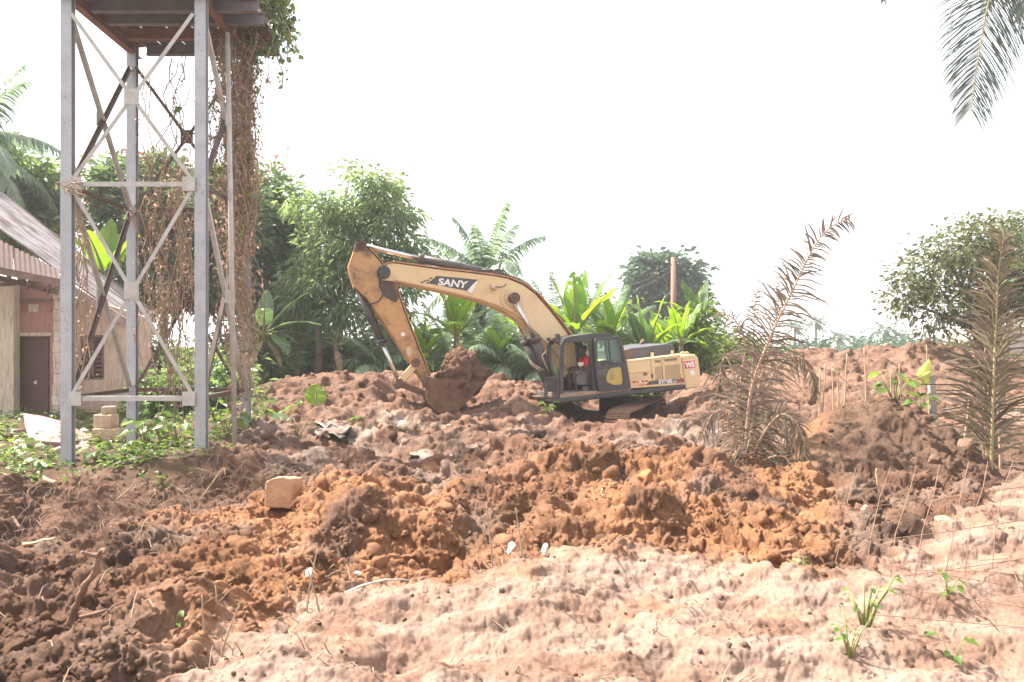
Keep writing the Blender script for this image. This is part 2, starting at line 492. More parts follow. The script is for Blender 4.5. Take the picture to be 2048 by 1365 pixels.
# colour ---------------------------------------------------------------------
def C(r, g, b): return np.array([r, g, b])
sand_c = C(.235, .157, .122); sand_o = C(.23, .115, .066)
orange = C(.37, .172, .078); brown = C(.20, .108, .072); grey = C(.27, .19, .15); dark = C(.11, .068, .05); red = C(.20, .108, .073); pale = C(.33, .255, .205)
def lerp(a, b, t): return a + (b - a) * t[..., None]
px_o = np.interp(U, [200, 330, 420, 700, 900, 1000, 1150, 1250, 1450, 1640, 1720], [0, .5, .95, 1, .9, .55, .6, .9, 1, .9, 0])[None, :]
w_or = px_o * sstep(8.9, 7.4, YY + n_lo * .8) * sstep(-.32, .12, fbm(XX * 1.1, YY * 1.1, 4, 151) + .12)
w_or = np.maximum(w_or, .8 * sstep(900, 760, np.abs(UU - 0) * 0 + np.abs(UU - 800)) * sstep(.9, .3, np.abs(YY - 9.6) + n_mid * .3) * sstep(600, 680, UU) * sstep(960, 900, UU))
w_or = np.maximum(w_or, sstep(1560, 1600, UU) * sstep(1690, 1640, UU) * sstep(7.6, 8.4, YY) * sstep(11, 10, YY) * .75)  # sunlit left flank of the right mound, put into the soil colour
w_gr = sstep(-.05, .3, fbm(XX * .75 + 5, YY * .75, 4, 161))
colr = np.broadcast_to(brown, XX.shape + (3,)).copy()
colr = lerp(colr, grey, w_gr * .8)
colr = lerp(colr, red, far * .75)
colr = lerp(colr, pale, sstep(.15, .4, fbm(XX * .5 + 9, YY * .8, 4, 171)) * sstep(8, 10, YY) * sstep(19.5, 17, YY) * sstep(560, 680, UU) * sstep(1600, 1300, UU) * .8)
colr = lerp(colr, orange, w_or)
colr = lerp(colr, dark, sstep(.1, .4, fbm(XX * 1.3 - 4, YY * 1.3, 4, 181)) * .8 * (1 - w_or * .8))
colr = lerp(colr, red * .8, sstep(460, 300, UU) * sstep(8.6, 9.2, YY) * sstep(10.2, 9.8, YY) * .6)
colr = lerp(colr, np.array([.16, .095, .065]), mound_r * .85 * (1 - w_or))
colr = lerp(colr, lerp(np.broadcast_to(sand_c, colr.shape), sand_o, sstep(.1, .5, fbm(XX * 1.6, YY * 1.6, 4, 191)) * .75), sand)
colr = lerp(colr, brown * .8, sand * sstep(-.1, .3, fbm(XX * 1.5 + 3, YY * 2.2, 4, 401)) * .75)
colr = lerp(colr, np.array([.10, .07, .042]), grassy * .6)
# each lump has its own shade of soil
var = 1 + rough * (.34 * (idf - .5) + .36 * (idg - .5) + .3 * (idh - .5)) + .12 * n_mid
colr = np.clip(colr * var[..., None], .01, .8)
wet = np.clip(1 - sand, 0, 1)
RGBA = np.concatenate([colr, wet[..., None]], -1)

m_soil, nt, b, out = new_mat('soil')
at = nt.nodes.new('ShaderNodeAttribute'); at.attribute_name = 'soil'
nz = noise_node(nt, 45, 6, .7); nz2 = noise_node(nt, 9, 5, .65)
f1 = ramp(nt, nz.outputs['Fac'], .3, .72)
hs = nt.nodes.new('ShaderNodeHueSaturation'); hs.inputs['Saturation'].default_value = .92; hs.inputs['Value'].default_value = .62
nt.links.new(at.outputs['Color'], hs.inputs['Color'])
hs2 = nt.nodes.new('ShaderNodeHueSaturation'); hs2.inputs['Value'].default_value = 1.25; hs2.inputs['Saturation'].default_value = .95
nt.links.new(at.outputs['Color'], hs2.inputs['Color'])
cA = mixc(nt, f1, hs.outputs[0], hs2.outputs[0])
cB = mixc(nt, ramp(nt, nz2.outputs['Fac'], .35, .7), cA, hs2.outputs[0])
cm = nt.nodes.new('ShaderNodeMix'); cm.data_type = 'RGBA'; cm.inputs[0].default_value = .35
nt.links.new(cA, cm.inputs[6]); nt.links.new(cB, cm.inputs[7])
nt.links.new(cm.outputs[2], b.inputs['Base Color'])
b.inputs['Roughness'].default_value = .95; b.inputs['Specular IOR Level'].default_value = .12
nb = noise_node(nt, 30, 12, .82)
bump(nt, b, nb.outputs['Fac'], .9, .06)
bn_ = b.inputs['Normal'].links[0].from_node
ma_ = nt.nodes.new('ShaderNodeMath'); ma_.operation = 'MULTIPLY_ADD'; ma_.inputs[1].default_value = .62; ma_.inputs[2].default_value = .3
nt.links.new(at.outputs['Alpha'], ma_.inputs[0]); nt.links.new(ma_.outputs[0], bn_.inputs['Strength'])

V = np.stack([PX, PY, GZ], -1).reshape(-1, 3)
ii = np.arange(NY * NU).reshape(NY, NU)
Q = np.stack([ii[:-1, :-1], ii[:-1, 1:], ii[1:, 1:], ii[1:, :-1]], -1).reshape(-1, 4)
me = mesh_np('ground', V, Q, True, {'soil': RGBA.reshape(-1, 4)}, m_soil)
g_o = link_mesh('ground', me); setp(g_o, 'churned orange and brown earth with pale sandy patches', None, None, 'structure')
mb = MB(); mb.add([(-1900, -60, -3), (1900, -60, -3), (1900, 905, -3), (-1900, 905, -3)], [(0, 1, 2, 3)])
o = mb.build('terrain', m_soil); setp(o, 'flat earth below the churned surface', None, None, 'structure')
if 'soil' not in o.data.attributes:
    a = o.data.attributes.new('soil', 'FLOAT_COLOR', 'POINT')
    for k in range(4): a.data[k].color = (.1, .08, .04, 1)

def gz(x, y):
    u = 1024 + F * x / y
    j = int(np.clip(np.searchsorted(U, u), 1, NU - 1)); i = int(np.clip(np.searchsorted(YR, y), 1, NY - 1))
    tu = (u - U[j - 1]) / (U[j] - U[j - 1]); ty = (y - YR[i - 1]) / (YR[i] - YR[i - 1])
    tu = min(max(tu, 0), 1); ty = min(max(ty, 0), 1)
    return float((GZ[i-1, j-1] * (1-tu) + GZ[i-1, j] * tu) * (1-ty) + (GZ[i, j-1] * (1-tu) + GZ[i, j] * tu) * ty)
def gmin(x, y, r=.12):
    return min(gz(x + a, y + b_) for a in (-r, 0, r) for b_ in (-r, 0, r))
def G(px, Y, dz=0.0):
    x = (px - 1024) / F * Y
    return Vector((x, Y, gz(x, Y) + dz))

# broken clods: angular lumps piled on the ground, thousands of them in a few meshes
def ico(k):
    bm = bmesh.new(); bmesh.ops.create_icosphere(bm, subdivisions=k, radius=1)
    v = np.array([q.co[:] for q in bm.verts]); f = np.array([[q.index for q in p.verts] for p in bm.faces]); bm.free()
    return v, f
LV, LF = ico(3)
def chunk_shapes(V0, k, seed, noise=.05, cuts=11):
    """a ball cut by random planes, then roughened: a broken lump of earth"""
    r = np.random.default_rng(seed); out_ = []
    for i in range(k):
        v = V0 * np.array([1, .65 + .5 * r.random(), .55 + .5 * r.random()])
        for c in range(cuts):
            n = r.normal(size=3); n /= np.linalg.norm(n); d = r.uniform(.38, .8)
            t = v @ n - d; v = v - np.outer(np.clip(t, 0, None), n) * .96
        dd = np.zeros(len(V0))
        for fq, am in ((2.1, .5), (4.5, .4), (9, .35), (17, .25)):
            w_ = r.normal(size=(3, 3)) * fq; dd += am * np.sin(V0 @ w_ + r.random(3) * 10).mean(1)
        out_.append(v * (1 + noise * 3 * dd + noise * r.normal(size=len(V0)) * .5)[:, None])
    return out_
SHAPES = chunk_shapes(LV, 14, 5, .07)
def rot_rand(r):
    q = r.normal(size=4); q /= np.linalg.norm(q); w, x, y, z = q
    return np.array([[1-2*(y*y+z*z), 2*(x*y-z*w), 2*(x*z+y*w)], [2*(x*y+z*w), 1-2*(x*x+z*z), 2*(y*z-x*w)], [2*(x*z-y*w), 2*(y*z+x*w), 1-2*(x*x+y*y)]])
clump_m = sstep(-.25, .3, fbm(XX * 1.2 + 2, YY * 1.2, 3, 601))
def scatter_lumps(name, n, dens, smin, smax, seed, power, label, yr, sub_=2, sink=.2, ur=(-300, 2400)):
    r = np.random.default_rng(seed); V0, F0 = ico(sub_); SH = chunk_shapes(V0, 40, seed + 1, .15 if sub_ > 1 else .09, 8)
    m_ = n * 8
    Y = np.exp(r.uniform(math.log(yr[0]), math.log(yr[1]), m_)); u = r.uniform(ur[0], ur[1], m_)
    i = np.clip(np.searchsorted(YR, Y), 1, NY - 1); j = np.clip(np.searchsorted(U, u), 1, NU - 1)
    k = np.nonzero(r.random(m_) < dens[i, j])[0][:n]; i, j = i[k], j[k]; n = len(k)
    sz = smin * (smax / smin) ** (r.random(n) ** power) * (.75 + .5 * clump_m[i, j])
    R_ = np.stack([rot_rand(r) for _ in range(n)]); sh = np.stack(SH)[r.integers(0, len(SH), n)]
    V = np.einsum('nij,nvj->nvi', R_, sh) * sz[:, None, None]
    V = V + np.stack([PX[i, j], PY[i, j], GZ[i, j] + sz * (.5 - sink - .5 * .6)], -1)[:, None, :]
    Fq = (F0[None] + (np.arange(n) * len(V0))[:, None, None]).reshape(-1, 3)
    c = colr[i, j] * (.82 + .36 * r.random(n))[:, None]; c = c * .6 + .4 * np.array([.235, .118, .066]) * (c.mean(1) / .14)[:, None] if name != 'sand_crumbs' else c; c = np.concatenate([c, np.ones((n, 1))], 1)
    o = arr_obj(name, V.reshape(-1, 3), Fq, m_soil, None, sub_ > 1, {'soil': np.repeat(c, len(V0), 0)})
    return setp(o, label, None, None, 'stuff')
dn = np.clip(rough, 0, 1) ** 1.5 * np.clip(1 - 1.25 * sand, .05, 1) * (.15 + .85 * clump_m) * (1 - .6 * mound_r)
scatter_lumps('soil_clods', 800, dn, .03, .09, 21, 2.8, 'broken clods of dug earth lying on the heaps', (3, 12), 3 if False else 2)
scatter_lumps('soil_crumbs', 8000, dn, .010, .038, 22, 1.6, 'small crumbs of dug earth', (2.9, 11), 1)
scatter_lumps('spoil_clods', 1100, dn, .04, .15, 23, 2.4, 'clods of earth on the far spoil heaps', (11, 25), 1)
scatter_lumps('sand_crumbs', 900, sand * (.1 + .9 * clump_m), .005, .022, 24, 2.6, 'small pale crumbs on the sandy ground', (2.8, 9), 1)
# ------------------------------------------------------------------ excavator (its boom plane is turned 18 degrees)
TH = math.radians(18)
EW = Vector((-math.sin(TH), math.cos(TH), 0))       # away from the camera, across the machine
EO = Vector(((1235 - 1024) / F * 20.2, 20.2, 0))
EDIR = Vector((-math.cos(TH), -math.sin(TH), 0))    # machine forward
def M(px, py, off=0.0):
    d = Vector(((px - 1024) / F, 1.0, (HY - py) / F))
    t = (EO.dot(EW) + off) / d.dot(EW)
    return Vector((d.x * t, t, ZC + d.z * t))
def ML(pts, off): return [M(p[0], p[1], off) for p in pts]

def mat_paint(name, col, worn, grime, sc=1.6, lo=.52, hi=.72, rough=.42):
    m, nt, b, out = new_mat(name)
    n1 = noise_node(nt, sc, 8, .68); n2 = noise_node(nt, sc * 7, 6, .7); n3 = noise_node(nt, sc * .6, 3)
    c = mixc(nt, ramp(nt, n3.outputs['Fac'], .35, .65), col, worn)
    c = mixc(nt, ramp(nt, n1.outputs['Fac'], lo, hi), c, grime)
    f2 = ramp(nt, n2.outputs['Fac'], .62, .72)
    c = mixc(nt, f2, c, tuple(x * .7 for x in grime))
    nt.links.new(c, b.inputs['Base Color'])
    b.inputs['Roughness'].default_value = rough
    bump(nt, b, n2.outputs['Fac'], .12, .01)
    return m
m_yel = mat_paint('excavator_yellow', (.62, .435, .225), (.64, .48, .28), (.40, .25, .13), 1.2, .54, .78)
m_stick = mat_paint('excavator_worn_yellow', (.50, .275, .10), (.42, .22, .085), (.12, .062, .038), 2.4, .46, .66)
m_flange = mat_paint('boom_flange', (.44, .22, .08), (.40, .19, .08), (.22, .10, .05), 2.0, .5, .75)
m_blk = mat_paint('cab_black', (.028, .027, .03), (.035, .034, .036), (.075, .06, .05), 1.8, .5, .8, .38)
m_dk = mat_basic('dark_steel', (.035, .032, .034), (.08, .06, .055), 5, .45)
m_cylb = mat_basic('cylinder_barrel', (.045, .038, .045), (.10, .075, .07), 4, .35, 0, .4, .7, .1)
m_chrome = mat_basic('chrome_rod', (.62, .61, .62), (.5, .46, .44), 5, .25, .9)
m_rust = mat_basic('rusty_brown_steel', (.17, .085, .055), (.075, .05, .045), 7, .7, 0, .35, .7, .2)
m_mudm = mat_basic('muddy_steel', (.20, .108, .07), (.11, .06, .042), 5, .95, 0, .35, .65, .9, 16, .15, 9)
m_bright = mat_basic('worn_bright_steel', (.62, .48, .36), (.42, .30, .20), 6, .5)
m_white = mat_basic('white_lettering', (.78, .77, .74), (.6, .58, .55), 14, .5)
m_red = mat_basic('red_print', (.55, .035, .04), (.45, .05, .05), 9, .5)
m_decal = mat_basic('dark_decal', (.05, .055, .055), (.09, .085, .08), 10, .5)
m_patch = mat_basic('blackish_brown', (.045, .032, .034), (.10, .055, .04), 6, .6)
m_seat = mat_basic('grey_seat', (.10, .095, .10), (.17, .15, .15), 12, .8)
m_mud_floor = mat_basic('muddy_floor', (.36, .27, .20), (.22, .15, .11), 8, .9)
m_grey_hood = mat_basic('grey_hood', (.075, .07, .08), (.05, .047, .055), 4, .4)

def mat_glass(name, tint, refl=.12, alpha=.75):
    m, nt, b, out = new_mat(name)
    tr = nt.nodes.new('ShaderNodeBsdfTransparent'); tr.inputs['Color'].default_value = c4(tint)
    gl = nt.nodes.new('ShaderNodeBsdfGlossy'); gl.inputs['Roughness'].default_value = .03
    fr0 = nt.nodes.new('ShaderNodeLayerWeight'); fr0.inputs['Blend'].default_value = .5
    fr1 = nt.nodes.new('ShaderNodeMath'); fr1.operation = 'POWER'; fr1.inputs[1].default_value = 4.0
    fr = nt.nodes.new('ShaderNodeMath'); fr.operation = 'MULTIPLY_ADD'; fr.inputs[1].default_value = .45; fr.inputs[2].default_value = .04
    nt.links.new(fr0.outputs['Facing'], fr1.inputs[0]); nt.links.new(fr1.outputs[0], fr.inputs[0])
    mx = nt.nodes.new('ShaderNodeMixShader')
    nt.links.new(fr.outputs[0], mx.inputs[0]); nt.links.new(tr.outputs[0], mx.inputs[1]); nt.links.new(gl.outputs[0], mx.inputs[2])
    nt.links.new(mx.outputs[0], out.inputs['Surface'])
    return m
m_glass = mat_glass('green_tinted_glass', (.84, .95, .88))
m_glass_c = mat_glass('clear_glass', (.97, .99, .98))

ex_base = M(1240, 846, 0)
EX = thing('excavator', 'yellow tracked excavator with black cab and a raised boom holding a full bucket', 'excavator', ex_base)
def eprism(name, pts, o0, o1, mat, parent=None, bevel=0.0, unproj=None):
    u = o0 if unproj is None else unproj
    A = [p + EW * (o0 - u) for p in ML(pts, u)]
    return MB().prism(A, EW * (o1 - o0)).build(name, mat, parent or EX, bevel)

# text made into mesh and laid on a quad
def text_mesh(txt, bold=.02):
    cu = bpy.data.curves.new('lettering', 'FONT'); cu.body = txt; cu.size = 1; cu.offset = bold
    ob = bpy.data.objects.new('lettering', cu); COL.objects.link(ob)
    dg = bpy.context.evaluated_depsgraph_get()
    me = bpy.data.meshes.new_from_object(ob.evaluated_get(dg))
    vs = [v.co.copy() for v in me.vertices]; fs = [tuple(p.vertices) for p in me.polygons]
    bpy.data.objects.remove(ob); bpy.data.curves.remove(cu); bpy.data.meshes.remove(me)
    return vs, fs
def text_on(name, txt, quad, off, mat, parent, bold=.02, label=None):
    vs, fs = text_mesh(txt, bold)
    x0 = min(v.x for v in vs); x1 = max(v.x for v in vs); y0 = min(v.y for v in vs); y1 = max(v.y for v in vs)
    TL, TR, BR, BL = [Vector((q[0], q[1], 0)) for q in quad]
    pts = []
    for v in vs:
        s = (v.x - x0) / (x1 - x0); t = (v.y - y0) / (y1 - y0)
        q = (BL * (1 - s) + BR * s) * (1 - t) + (TL * (1 - s) + TR * s) * t
        pts.append(M(q.x, q.y, off))
    o = MB().add(pts, fs).build(name, mat, parent, 0, False)
    if label: o['label'] = label
    return o

# boom: two side plates boxed in by flanges
BT = [(757, 541), (768, 529), (786, 526), (836, 533), (886, 540), (940, 546), (986, 552), (1014, 557), (1045, 570), (1070, 588), (1098, 620), (1120, 648), (1140, 676), (1162, 710), (1180, 744)]
BB = [(1160, 772), (1140, 755), (1118, 728), (1095, 697), (1066, 666), (1042, 644), (1014, 625), (986, 612), (955, 601), (903, 588), (836, 574), (786, 563), (764, 561)]
boom = eprism('boom', BT + BB, -.27, .27, m_yel, EX, .02)
# top and bottom flange strips proud of the sides
fl = MB()
for pts in (BT[1:], BB[::-1][1:]):
    up = pts is not None
    for (a, b_) in zip(pts[:-1], pts[1:]):
        pa, pb = M(a[0], a[1], 0), M(b_[0], b_[1], 0)
        fl.bar(pa, pb + (pb - pa) * .02, .60, .03, EW.cross((pb - pa).normalized()))
fl.build('flange', m_flange, boom)
pn = MB()
for k in range(3):    # thin hydraulic pipes lying along the boom top
    pts = [M(a[0], a[1] - 3, -.2 + k * .16) for a in BT[2:]]
    pn.tube(pts, .016, 6)
pn.build('pipe', m_flange, boom)
# round boss and pin for the boom cylinders
bo = MB(); c = M(1026, 597, -.27); bo.cyl(c, c - EW * .02, .36, 24); bo.cyl(c - EW * .02, c - EW * .05, .25, 24)
bo.build('boss', m_yel, boom)
bp = MB(); c = M(1026, 597, -.3); bp.cyl(c + EW * .9, c - EW * .12, .1, 16); bp.cyl(c - EW * .10, c - EW * .17, .15, 14)
bp.build('pin', m_dk, boom)
# lamp on the boom side
lm = MB(); c = M(986, 575, -.27); lm.box(c - EW * .07, (.13, .12, .15), Matrix.Rotation(TH, 3, 'Z')); lm.cyl(c - EW*.13 + EDIR*.03, c - EW*.2 + EDIR * .05, .055, 12)
wl = lm.build('work_light', m_bright, boom, .01)
hz = MB(); hz.tube([M(990, 573, -.3), M(1000, 575, -.29), M(1008, 573, -.285), M(1013, 568, -.28)], .012, 6); hz.build('lamp_cable', m_dk, boom)
# logo panel
dec = MB().prism(ML([(873, 552), (956, 560), (942, 584), (857, 567)], -.272), -EW * .004).build('logo_panel', m_decal, boom)
text_on('lettering', 'SANY', [(878.5, 556.5), (937, 563), (933, 577.5), (875.5, 570.5)], -.280, m_white, dec, .035)
MB().prism(ML([(951, 564), (956.5, 560.5), (944, 587), (934, 582)], -.279), -EW * .003).build('white_slash', m_white, boom)
ck = MB()
for (x, y) in ((862, 557), (856, 561), (867, 560.5), (850, 562.5), (861, 564.5), (844, 565), (855, 566.5)):
    ck.prism(ML([(x - 2, y - 1.6), (x + 3.4, y - 1.1), (x + 1.6, y + 1.6), (x - 3.6, y + 1.0)], -.273), -EW * .003)
ck.build('chequer_mark', m_decal, boom)

# stick (dipper arm)
ST = [(722, 483), (729, 486), (731, 495), (737, 499), (752, 514), (764, 528), (776, 541), (784, 556), (794, 582), (811, 630), (828, 674), (847, 722), (856, 742), (866, 764), (858, 772), (846, 766), (835, 745), (825, 731), (814, 717), (786, 674), (763, 641), (736, 600), (709, 575), (701, 550), (697, 534), (709, 500), (714, 487)]
stick = eprism('stick', ST, -.22, .22, m_stick, EX, .018)
sf = MB()
for pts in ([(737, 499), (752, 514), (764, 528), (776, 541)], [(784, 558), (794, 582), (811, 630), (828, 674), (847, 722), (858, 750)], [(709, 500), (697, 534), (701, 550), (709, 575), (736, 600), (763, 641), (786, 674), (814, 717), (825, 731)]):
    for (a, b_) in zip(pts[:-1], pts[1:]):
        pa, pb = M(a[0], a[1], 0), M(b_[0], b_[1], 0)
        sf.bar(pa, pb + (pb - pa) * .02, .48, .025, EW.cross((pb - pa).normalized()))
sf.build('flange', m_flange, stick)
MB().prism(ML([(757, 548), (764, 536), (780, 548), (788, 572), (797, 597), (792, 606), (779, 600), (768, 594), (758, 575)], -.222), -EW * .004).build('dark_patch', m_patch, stick)  # thin dark plate on the stick's side, next to the boom pin
pnn = MB(); c = M(768, 545, -.34); pnn.cyl(c, c + EW * .7, .17, 20); pnn.cyl(c - EW * .05, c + EW * .01, .12, 16); pnn.build('pin', m_dk, stick)
ear = MB(); c = M(722, 491, -.26); ear.cyl(c, c + EW * .52, .12, 18); ear.build('top_pin', m_rust, stick)
e2 = MB()
for off in (-.26, .12): e2.prism(ML([(706, 502), (714, 484), (724, 482), (731, 490), (738, 501), (722, 503)], off), EW * .12)
e2.build('ear', m_rust, stick)
wp = MB(); wp.cyl(M(806, 669, -.222), M(806, 669, -.228), .055, 14); wp.build('white_emblem', m_white, stick)
wp2 = MB(); wp2.prism(ML([(812, 696), (820, 694), (823, 704), (819, 715), (813, 708)], -.222), -EW * .004); wp2.build('worn_patch', m_bright, stick)
hs_ = MB()
hs_.tube([M(772, 530, -.3), M(764, 533, -.42), M(760, 545, -.46), M(763, 560, -.44), M(766, 578, -.4), M(764, 594, -.38), M(756, 604, -.36), M(744, 608, -.32), M(733, 608, -.28)], .022, 7)
hs_.build('hose', m_dk, stick)

# hydraulic cylinders: barrel with rod and collar
def hyd(name, a, mid, b_, off, rb, rr, collar=True):
    A, Mi, B_ = M(a[0], a[1], off), M(mid[0], mid[1], off), M(b_[0], b_[1], off)
    d = (B_ - A).normalized()
    k = MB().cyl(Mi, A, rb, 18)
    k.cyl(Mi - d * .08, Mi + d * .06, rb * 1.18, 18)
    k.cyl(A - EW * .16, A + EW * .16, rb * 1.15, 14)
    o_ = k.build(name, m_cylb, EX)
    r_ = MB().cyl(Mi, B_, rr, 16); r_.build('rod', m_chrome, o_)
    q = MB().cyl(B_ - EW * .15, B_ + EW * .15, rr * 1.9, 14); q.build('rod_eye', m_rust, o_)
    return o_
hyd('stick_cylinder', (992, 549), (840, 518), (724, 491), 0, .115, .062)
hyd('bucket_cylinder', (716, 577), (764, 684), (798, 765), 0, .10, .055)
hyd('boom_cylinder', (1103, 768), (1070, 678), (1026, 597), -.42, .135, .062)
hyd('boom_cylinder', (1096, 768), (1052, 684), (1026, 618), .42, .135, .062)
sb = MB(); sb.prism(ML([(980, 543), (1004, 547), (1010, 556), (972, 551)], -.14), EW * .28); sb.build('cylinder_bracket', m_rust, boom)
h2 = MB()
for k in range(3):
    o_ = -.1 + .1 * k
    h2.tube([M(965, 540, o_), M(990, 541, o_), M(1018, 551, o_), M(1046, 565, o_), M(1064, 580, o_), M(1085, 604, o_)], .024, 6)
h2.build('hose', m_dk, boom)
h3 = MB()
h3.tube([M(1092, 702, -.75), M(1084, 712, -.8), M(1090, 728, -.7), M(1098, 744, -.6)], .02, 6)
h3.tube([M(1058, 720, -.5), M(1066, 728, -.55), M(1078, 736, -.55), M(1092, 742, -.5)], .02, 6)
h3.tube([M(1058, 724, -.5), M(1068, 734, -.55), M(1080, 742, -.55)], .02, 6)
h3.build('hose', m_bright, EX)

# bucket linkage
rk = MB()
for off in (-.27, .19):
    for (a, b_) in (((831, 729), (799, 765)),):
        pa, pb = M(a[0], a[1], off + .04), M(b_[0], b_[1], off + .04)
        rk.bar(pa, pb, .08, .17, EW.cross((pb - pa).normalized()))
rk.build('rocker_arm', m_yel, EX, .012)
lk = MB(); pa, pb = M(799, 768, 0), M(853, 789, 0); lk.bar(pa, pb, .36, .16, EW.cross((pb - pa).normalized())); lk.build('bucket_link', m_rust, EX, .015)
pm = MB()
for p, r_ in (((832, 726), .12), ((799, 766), .11), ((856, 766), .16), ((853, 789), .12)):
    pm.cyl(M(p[0], p[1], -.34), M(p[0], p[1], .34), r_, 16)
pm.build('linkage_pin', m_rust, EX)

# bucket: shell swept along its curved profile, side plates, ears, teeth
BK = [(864, 757), (856, 770), (855, 790), (860, 810), (869, 823), (884, 829), (905, 827), (925, 815), (944, 795), (957, 777), (966, 764)]
bw = .62
bucket = MB()
inner = [(868, 760), (861, 772), (860, 790), (864, 807), (872, 818), (885, 824), (903, 822), (922, 811), (940, 792), (953, 774), (966, 763)]
bucket.prism(ML(BK + inner[::-1], -bw), EW * 2 * bw)
bucket_o = bucket.build('bucket', m_mudm, EX)
for off in (-bw - .03, bw):
    MB().prism(ML(BK, off), EW * .03).build('side_plate', m_mudm, bucket_o, .006)
er = MB()
for off in (-.32, -.2, .2, .32):
    er.prism(ML([(868, 755), (858, 752), (850, 764), (848, 786), (852, 800), (862, 812), (866, 806), (859, 790), (861, 772)], off), EW * .05)
er.build('ear', m_bright, bucket_o, .008)
for k in range(5):
    off = -bw + .04 + k * (2 * bw - .18) / 4
    t_ = MB(); A = ML([(955, 779), (966, 762), (972, 761), (976, 752), (968, 770)], off); t_.prism(A, EW * .1); t_.build('tooth', m_rust, bucket_o)

# upper body ------------------------------------------------------------------
W0 = -1.45
body = eprism('body', [(1252, 724), (1362, 711), (1371, 770), (1261, 778)], W0, 1.45, m_yel, EX, .03)
dk_ = MB().prism(ML([(1254, 722.5), (1362, 709.5), (1362, 712), (1254, 725)], W0 - .012), EW * 1.0); dk_.build('top_edge', m_yel, body)
seam = MB()
for (a, b_) in (((1255, 748), (1300, 744)), ((1301, 719), (1306, 770)), ((1323.5, 717), (1328, 768))):
    seam.bar(M(a[0], a[1], W0 - .004), M(b_[0], b_[1], W0 - .004), .012, .012)
seam.build('panel_seam', m_flange, body)
# grilles: dark recess with a diagonal lattice
for (x0, y0, x1, y1) in ((1311, 733.5, 1325, 760), (1331, 730.5, 1360, 759)):
    s_ = (y1 - y0)
    gb = MB().prism(ML([(x0 + 1, y0 + .6), (x1 - 1, y0 - .8), (x1 + 1, y1 - 2), (x0 + 2, y1)], W0 - .002), -EW * .004)
    go = gb.build('grille', m_decal, body)
    lt = MB()
    st_ = 3.3; n_ = int((x1 - x0 + s_) / st_) + 1
    for k in range(n_):
        for sg in (1, -1):
            # clip the diagonals to the rectangle
            c0 = x0 + k * st_ if sg == 1 else x1 - k * st_
            t0 = 0; t1 = s_
            if sg == 1:
                xa, xb = c0, c0 - s_
                if xa > x1: t0 = xa - x1
                if xb < x0: t1 = xa - x0
            else:
                xa, xb = c0, c0 + s_
                if xa < x0: t0 = x0 - xa
                if xb > x1: t1 = x1 - xa
            if t1 - t0 < 1: continue
            pa = (c0 - sg * t0, y0 + t0); pb = (c0 - sg * t1, y0 + t1)
            lt.bar(M(pa[0], pa[1], W0 - .012), M(pb[0], pb[1], W0 - .012), .014, .012)
    lt.build('lattice', m_yel, go)
vt = MB()
for k in range(5): vt.prism(ML([(1309.5 + k * 2.5, 721), (1311 + k * 2.5, 720.8), (1311.4 + k * 2.5, 725.6), (1310 + k * 2.5, 725.8)], W0 - .003), -EW * .004)
for k in range(10): vt.prism(ML([(1329 + k * 2.55, 718.7 - k * .27), (1330.5 + k * 2.55, 718.5 - k * .27), (1331 + k * 2.55, 723.5 - k * .27), (1329.5 + k * 2.55, 723.7 - k * .27)], W0 - .003), -EW * .004)
vt.build('vent_slot', m_decal, body)
lt = MB().prism(ML([(1285.5, 744.5), (1294.5, 743.8), (1295, 751.6), (1286, 752.4)], W0 - .002), -EW * .01).build('latch', m_flange, body)
MB().prism(ML([(1288, 746.5), (1293, 746), (1293.4, 750), (1288.4, 750.4)], W0 - .012), -EW * .004).build('latch_recess', m_decal, lt)
MB().prism(ML([(1302, 748), (1305, 747.8), (1306, 756), (1303, 756.4)], W0 - .002), -EW * .02).build('lock', m_dk, body, .004)
# model stripe with lettering
stp = MB().prism(ML([(1299, 762.5), (1366, 756.2), (1369, 764.6), (1292, 770.6)], W0 - .002), -EW * .005).build('stripe', m_decal, body)
text_on('lettering', 'SY305', [(1317.5, 760.6), (1344, 758.2), (1345, 766.2), (1317, 768.2)], W0 - .010, m_white, stp, .05)
text_on('lettering', 'C-8', [(1346, 761.5), (1353, 760.9), (1353.4, 765), (1346, 765.6)], W0 - .010, m_white, stp, .04)
rs = MB()
for x in (1356.5, 1361.2): rs.prism(ML([(x + 1.6, 757.2 - (x - 1356) * .1), (x + 5, 756.9 - (x - 1356) * .1), (x + 2.4, 764.8), (x - 1.0, 765.1)], W0 - .0075), -EW * .003)
rs.build('red_slash', m_red, stp)
rm = MB()
for k, (x, y, w_, h_) in enumerate([(1265, 763.2, 7, 3), (1273.5, 762.6, 4.5, 3), (1283, 761.8, 5, 3), (1290, 761.2, 6, 3)]):
    rm.prism(ML([(x, y), (x + w_, y - .5), (x + w_, y + h_ - .5), (x, y + h_)], W0 - .002), -EW * .004)
for k in range(5):
    x = 1276 + k * 3.6
    rm.prism(ML([(x + 1, 770 - k * .3), (x + 3, 769.8 - k * .3), (x + 1.2, 772.4 - k * .3), (x - .8, 772.6 - k * .3)], W0 - .002), -EW * .004)
rm.build('red_mark', m_red, body)
wr = MB(); c = M(1280, 764, W0 - .002); wr.cyl(c, c - EW * .006, .035, 14); wr.build('white_roundel', m_white, body)

